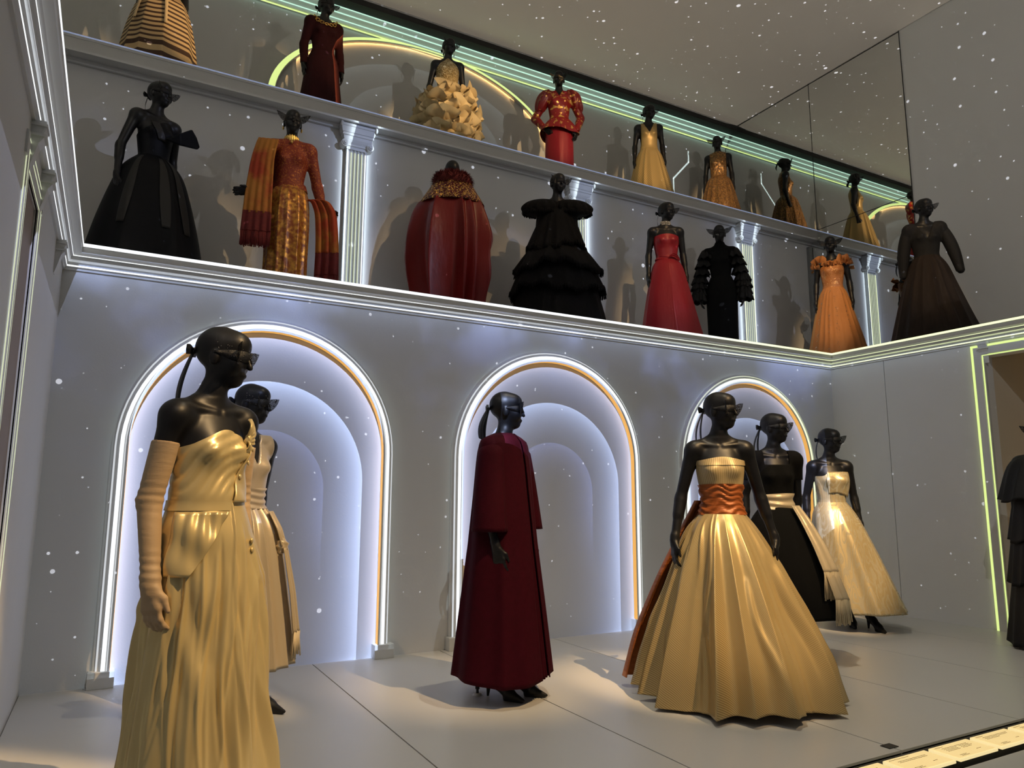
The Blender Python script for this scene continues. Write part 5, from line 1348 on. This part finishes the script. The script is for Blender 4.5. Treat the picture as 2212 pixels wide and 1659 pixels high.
# ================================================================== second gallery figures
G2 = ZS
def _hstripe(nt, b, tc):
    sp = nt.nodes.new('ShaderNodeSeparateXYZ'); nt.links.new(tc.outputs['UV'], sp.inputs[0]); z = V(nt, sp.outputs[1])
    hi = z.gt(.99); wide = z.lt(.42)
    st = ((z * (2 * PI / .056)).sin().gt(.20)) * (1.0 - hi) * (1.0 - wide) + ((z * (2 * PI / .018)).sin().gt(.1)) * hi + ((z * (2 * PI / .12)).sin().gt(.15)) * wide
    mixc(nt, st, (.72, .50, .25), (.07, .030, .014), b.inputs['Base Color'])
HSTR = mat('cream_brown_striped_cotton', (.7, .5, .25), .7, bump=.1, bscale=30, fn=_hstripe)
BOW = mat('cream_cotton_bow', (.78, .58, .32), .6, bump=.1, bscale=30, var=.05)
WINE = mat('dark_wine_velvet', (.030, .002, .004), .85, spec=.25, bump=.1, bscale=100, var=.3, vscale=20, sheen=.05)
IVBEAD = mat('ivory_pearl_beadwork', (.75, .55, .25), .35, .3, bump=1.0, bscale=75, bdist=.03, fn=_gold_thread((.50, .34, .13), (.92, .76, .44), 60, .45, .6, .3))
ORG = mat('ivory_silk_organza', (.86, .68, .38), .6, var=.08, vscale=12, sheen=.2)
REDE = mat('red_silk_gold_embroidery', (.3, .01, .01), .4, bump=.2, bscale=12, fn=_gold_thread((.26, .010, .012), (.85, .50, .14), 17, .56, .62))
GPIN = mat('gold_pinstripe_silk', (.6, .42, .18), .42, .3, bump=.15, bscale=8, stretch=(1, 1, .3), fn=lambda nt, b, tc: _stripe(nt, b, tc, 70, 150.0, (.62, .45, .20), (.44, .29, .10)))
BRONZ = mat('bronze_crushed_brocade', (.3, .15, .05), .32, .75, bump=.8, bscale=16, stretch=(1.5, 1.5, .5), bdist=.03, fn=_gold_thread((.13, .060, .020), (.55, .29, .10), 45, .32, .72, .75))

def fig_zebra():
    M = Man('mannequin in cream and brown striped cotton gown with narrow bow streamers', (.10, 7.72, G2), 8, 20, 0, None, .010)
    M.mask(1, 1.0)
    M.bodice('bodice', HSTR, 1.12, lambda th: 1.42 + 0 * th, .012)
    pr = smooth_prof([(1.14, .128, .105, 0, .004), (1.04, .205, .19, 0, 0), (.85, .275, .265, 0, 0), (.50, .345, .335, 0, 0), (.012, .39, .38, 0, 0)], 20)
    M.skirt('skirt', HSTR, pr, pleats(11, .020, 33, .6, .9, .8, .15), 240, 44)
    for a, z1 in ((-.95, .66), (-.05, .62)):
        pts = []
        for z in (1.10, 1.0, .85, .75, z1):
            A = np.interp(-z, -pr[:, 0], pr[:, 1]) + .022; e = A; pts.append((e * math.sin(a), -e * math.cos(a) * .98, z))
        drape(M, 'bow_streamer', BOW, pts, [.05, .04, .03, .028, .03], (math.cos(a), math.sin(a), 0), .004, 1, 8)
fig_zebra()

def fig_wine():
    M = Man('mannequin in dark wine velvet long-sleeved gown with chunky gold chain collar', (1.80, 7.90, G2), 2, 32, 0, {-1: ((-.215, .05, 1.20), (-.22, .0, .92), (0, -.14, -1), None)}, .009)
    M.mask(1, .95, 0, .16)
    M.shell('bodice', WINE, .012, lambda x, y, z: np.maximum(np.maximum(z - 1.60, 1.05 - z - 1.0 * (np.abs(x) > .17)), np.maximum(.93 - z, -np.maximum(np.sqrt(x ** 2 + ((z - 1.60) * 1.0) ** 2) - .105, y - .02))), (-1, 1))
    pr = smooth_prof([(1.12, .125, .10, 0, .004), (.98, .185, .155, 0, .005), (.70, .215, .195, 0, 0), (.35, .26, .245, 0, 0), (.012, .315, .30, 0, 0)], 18)
    M.skirt('skirt', WINE, pr, pleats(8, .014, 3, .9, 1.4, .7), 160, 36)
    for k in range(15):
        u = k / 14; a = -1.45 + 2.9 * u; p = (.135 * math.sin(a), -.03 - .075 * math.cos(a), 1.545 - .105 * math.cos(a) ** 1)
        bm = bmesh.new(); n = 14; q = 6
        for i in range(n):
            for j in range(q):
                A = 2 * PI * i / n; B = 2 * PI * j / q; rr = .016 + .0048 * math.cos(B); bm.verts.new((rr * 1.25 * math.cos(A), rr * math.sin(A) * .8, .0048 * math.sin(B)))
        bm.verts.ensure_lookup_table()
        for i in range(n):
            for j in range(q): bm.faces.new([bm.verts[x] for x in (i * q + j, ((i + 1) % n) * q + j, ((i + 1) % n) * q + (j + 1) % q, i * q + (j + 1) % q)])
        bm.transform(Matrix.Translation(p) @ Matrix.Rotation(a, 4, 'Z') @ Matrix.Rotation(.6 * math.sin(a), 4, 'Y') @ Matrix.Rotation(PI / 2 + (.7 if k % 2 else -.5), 4, 'X'))
        bmo('chain_link', bm, GOLD, M.t, True)
fig_wine()

def fig_organza():
    M = Man('mannequin in ivory pearl-beaded halter bodice and ruffled organza skirt', (3.40, 7.93, G2), -18, 24, 0, {-1: ((-.225, .05, 1.20), (-.235, .0, .93), (0, -.14, -1), None)}, .009)
    M.mask(1, .9, 0, .06)
    M.bodice('bodice', IVBEAD, .98, lambda th: 1.475 + .085 * np.cos(th) ** 2 * np.sign(np.cos(th)), .012)
    pr = smooth_prof([(1.06, .155, .13, 0, .004), (.95, .26, .24, 0, 0), (.70, .33, .31, 0, 0), (.35, .34, .32, 0, 0), (.02, .32, .30, 0, 0)], 14)
    M.skirt('underskirt', ORG, pr, pleats(14, .02, 3, .6, 1.2, 1.2), 120, 24)
    ms = [petal_mesh(k, .15, .34) for k in range(6)]; r = random.Random(11); pl = []
    for row in range(7):
        z = 1.0 - row * .145
        A = float(np.interp(-z, -pr[:, 0], pr[:, 1])) - .01
        for k in range(15):
            a = (k + .5 * (row % 2)) / 15 * 2 * PI + r.uniform(-.15, .15)
            pl.append(((A * math.sin(a), -A * .93 * math.cos(a), z + r.uniform(-.04, .02)), (math.sin(a), -math.cos(a), 0), r.uniform(-.7, .7), r.uniform(.6, 1.4), r.uniform(.8, 1.15)))
    scatter(M, 'ruffle', ms, ORG, pl)
    for sd in (-1, 1):
        bm = bmesh.new(); bmesh.ops.create_uvsphere(bm, u_segments=8, v_segments=6, radius=.006, matrix=Matrix.Translation(M.hp((sd * .080, .0, 1.66))) @ Matrix.Diagonal((1, 1, 5, 1))); bmo('earring', bm, PEARL, M.t, True)
fig_organza()

def fig_red_jacket():
    arms = {-1: ((-.335, .08, 1.20), (-.205, -.06, .985), (.3, -.35, -.5), (.4, -.8, .3)), 1: ((.30, .06, 1.19), (.235, -.05, .95), (-.15, -.25, -1), (-.4, -.8, .3))}
    M = Man('mannequin in red silk jacket with gold embroidery and column skirt, hands on hips', (5.05, 7.85, G2), -30, -4, 0, arms, .009)
    M.mask(0, .9)
    M.shell('jacket', REDE, .018, lambda x, y, z: np.maximum(np.maximum(z - 1.56, 1.02 - z - 1.0 * (np.abs(x) > .165)), np.maximum(.94 - z, -np.maximum(np.abs(x) - .45 * (z - 1.46), np.maximum(1.46 - z, y)))), (-1, 1))
    for sd in (-1, 1):
        def puff(th, v, sd=sd):
            u = 1 - v; r = .050 + .062 * np.sin(PI * u) ** .7 + .008 * np.sin(6 * th + 5 * u)
            return sd * (.155 + .115 * u) + r * .9 * np.sin(th), .015 + .03 * u - r * np.cos(th), 1.575 - .30 * u + sd * .0 + .03 * np.sin(PI * u)
        M.loft('puffed_sleeve', REDE, puff, 48, 18, hem=False)
    def pep(th, v):
        u = 1 - v; z = 1.13 - .21 * u - .03 * np.sin(2 * th) * u; r, cy = tor(th, np.clip(z, .9, 2)); o = .02 + .085 * u ** .8 + .012 * np.sin(5 * th + 1) * u
        return (r + o) * np.sin(th), cy - (r + o) * np.cos(th), z
    M.loft('peplum', REDE, pep, 90, 14, thick=.004)
    pr = smooth_prof([(1.05, .165, .14, 0, .004), (.85, .19, .165, 0, 0), (.40, .20, .185, 0, 0), (.012, .225, .21, 0, 0)], 14)
    M.skirt('skirt', RED, pr, pleats(5, .014, 5, .8, .9, .6), 140, 30)
fig_red_jacket()

def fig_pinstripe():
    M = Man('mannequin in gold pinstriped V-neck gown with full skirt, looking aside', (6.69, 7.92, G2), -32, 36, 0, None, .009)
    M.mask(1, .9, 0, .1)
    M.shell('bodice', GPIN, .012, lambda x, y, z: np.maximum(np.maximum(z - 1.55, 1.12 - z), np.maximum(np.abs(x) - .118, -np.maximum(np.abs(x) - .005 - .42 * (z - 1.375), np.maximum(1.375 - z, y - .04)))))
    M.bodice('waistband', GPIN, 1.10, lambda th: 1.18 + .02 * np.cos(th), .016)
    pr = smooth_prof([(1.13, .128, .105, 0, .004), (1.02, .185, .165, 0, 0), (.75, .255, .24, 0, 0), (.40, .335, .32, .01, 0), (.012, .42, .40, .03, 0)], 20)
    M.skirt('skirt', GPIN, pr, pleats(13, .026, 44, .8, 1.0, 1.0, .05), 240, 40)
fig_pinstripe()

def fig_bronze():
    M = Man('mannequin in bronze brocade sleeveless gown with crushed full skirt', (8.30, 8.12, G2), -46, -8, 0, None, .009)
    M.mask(1, 1.1, 0, .12)
    M.shell('bodice', BRONZ, .012, lambda x, y, z: np.maximum(np.maximum(z - 1.575, 1.12 - z), np.abs(x) - .128))
    pr = smooth_prof([(1.14, .128, .105, 0, .004), (1.04, .20, .18, 0, 0), (.75, .275, .26, 0, 0), (.40, .345, .33, .01, 0), (.012, .41, .395, .03, 0)], 20)
    M.skirt('skirt', BRONZ, pr, pleats(15, .026, 51, .7, .9, 1.3, .1), 240, 40)
fig_bronze()
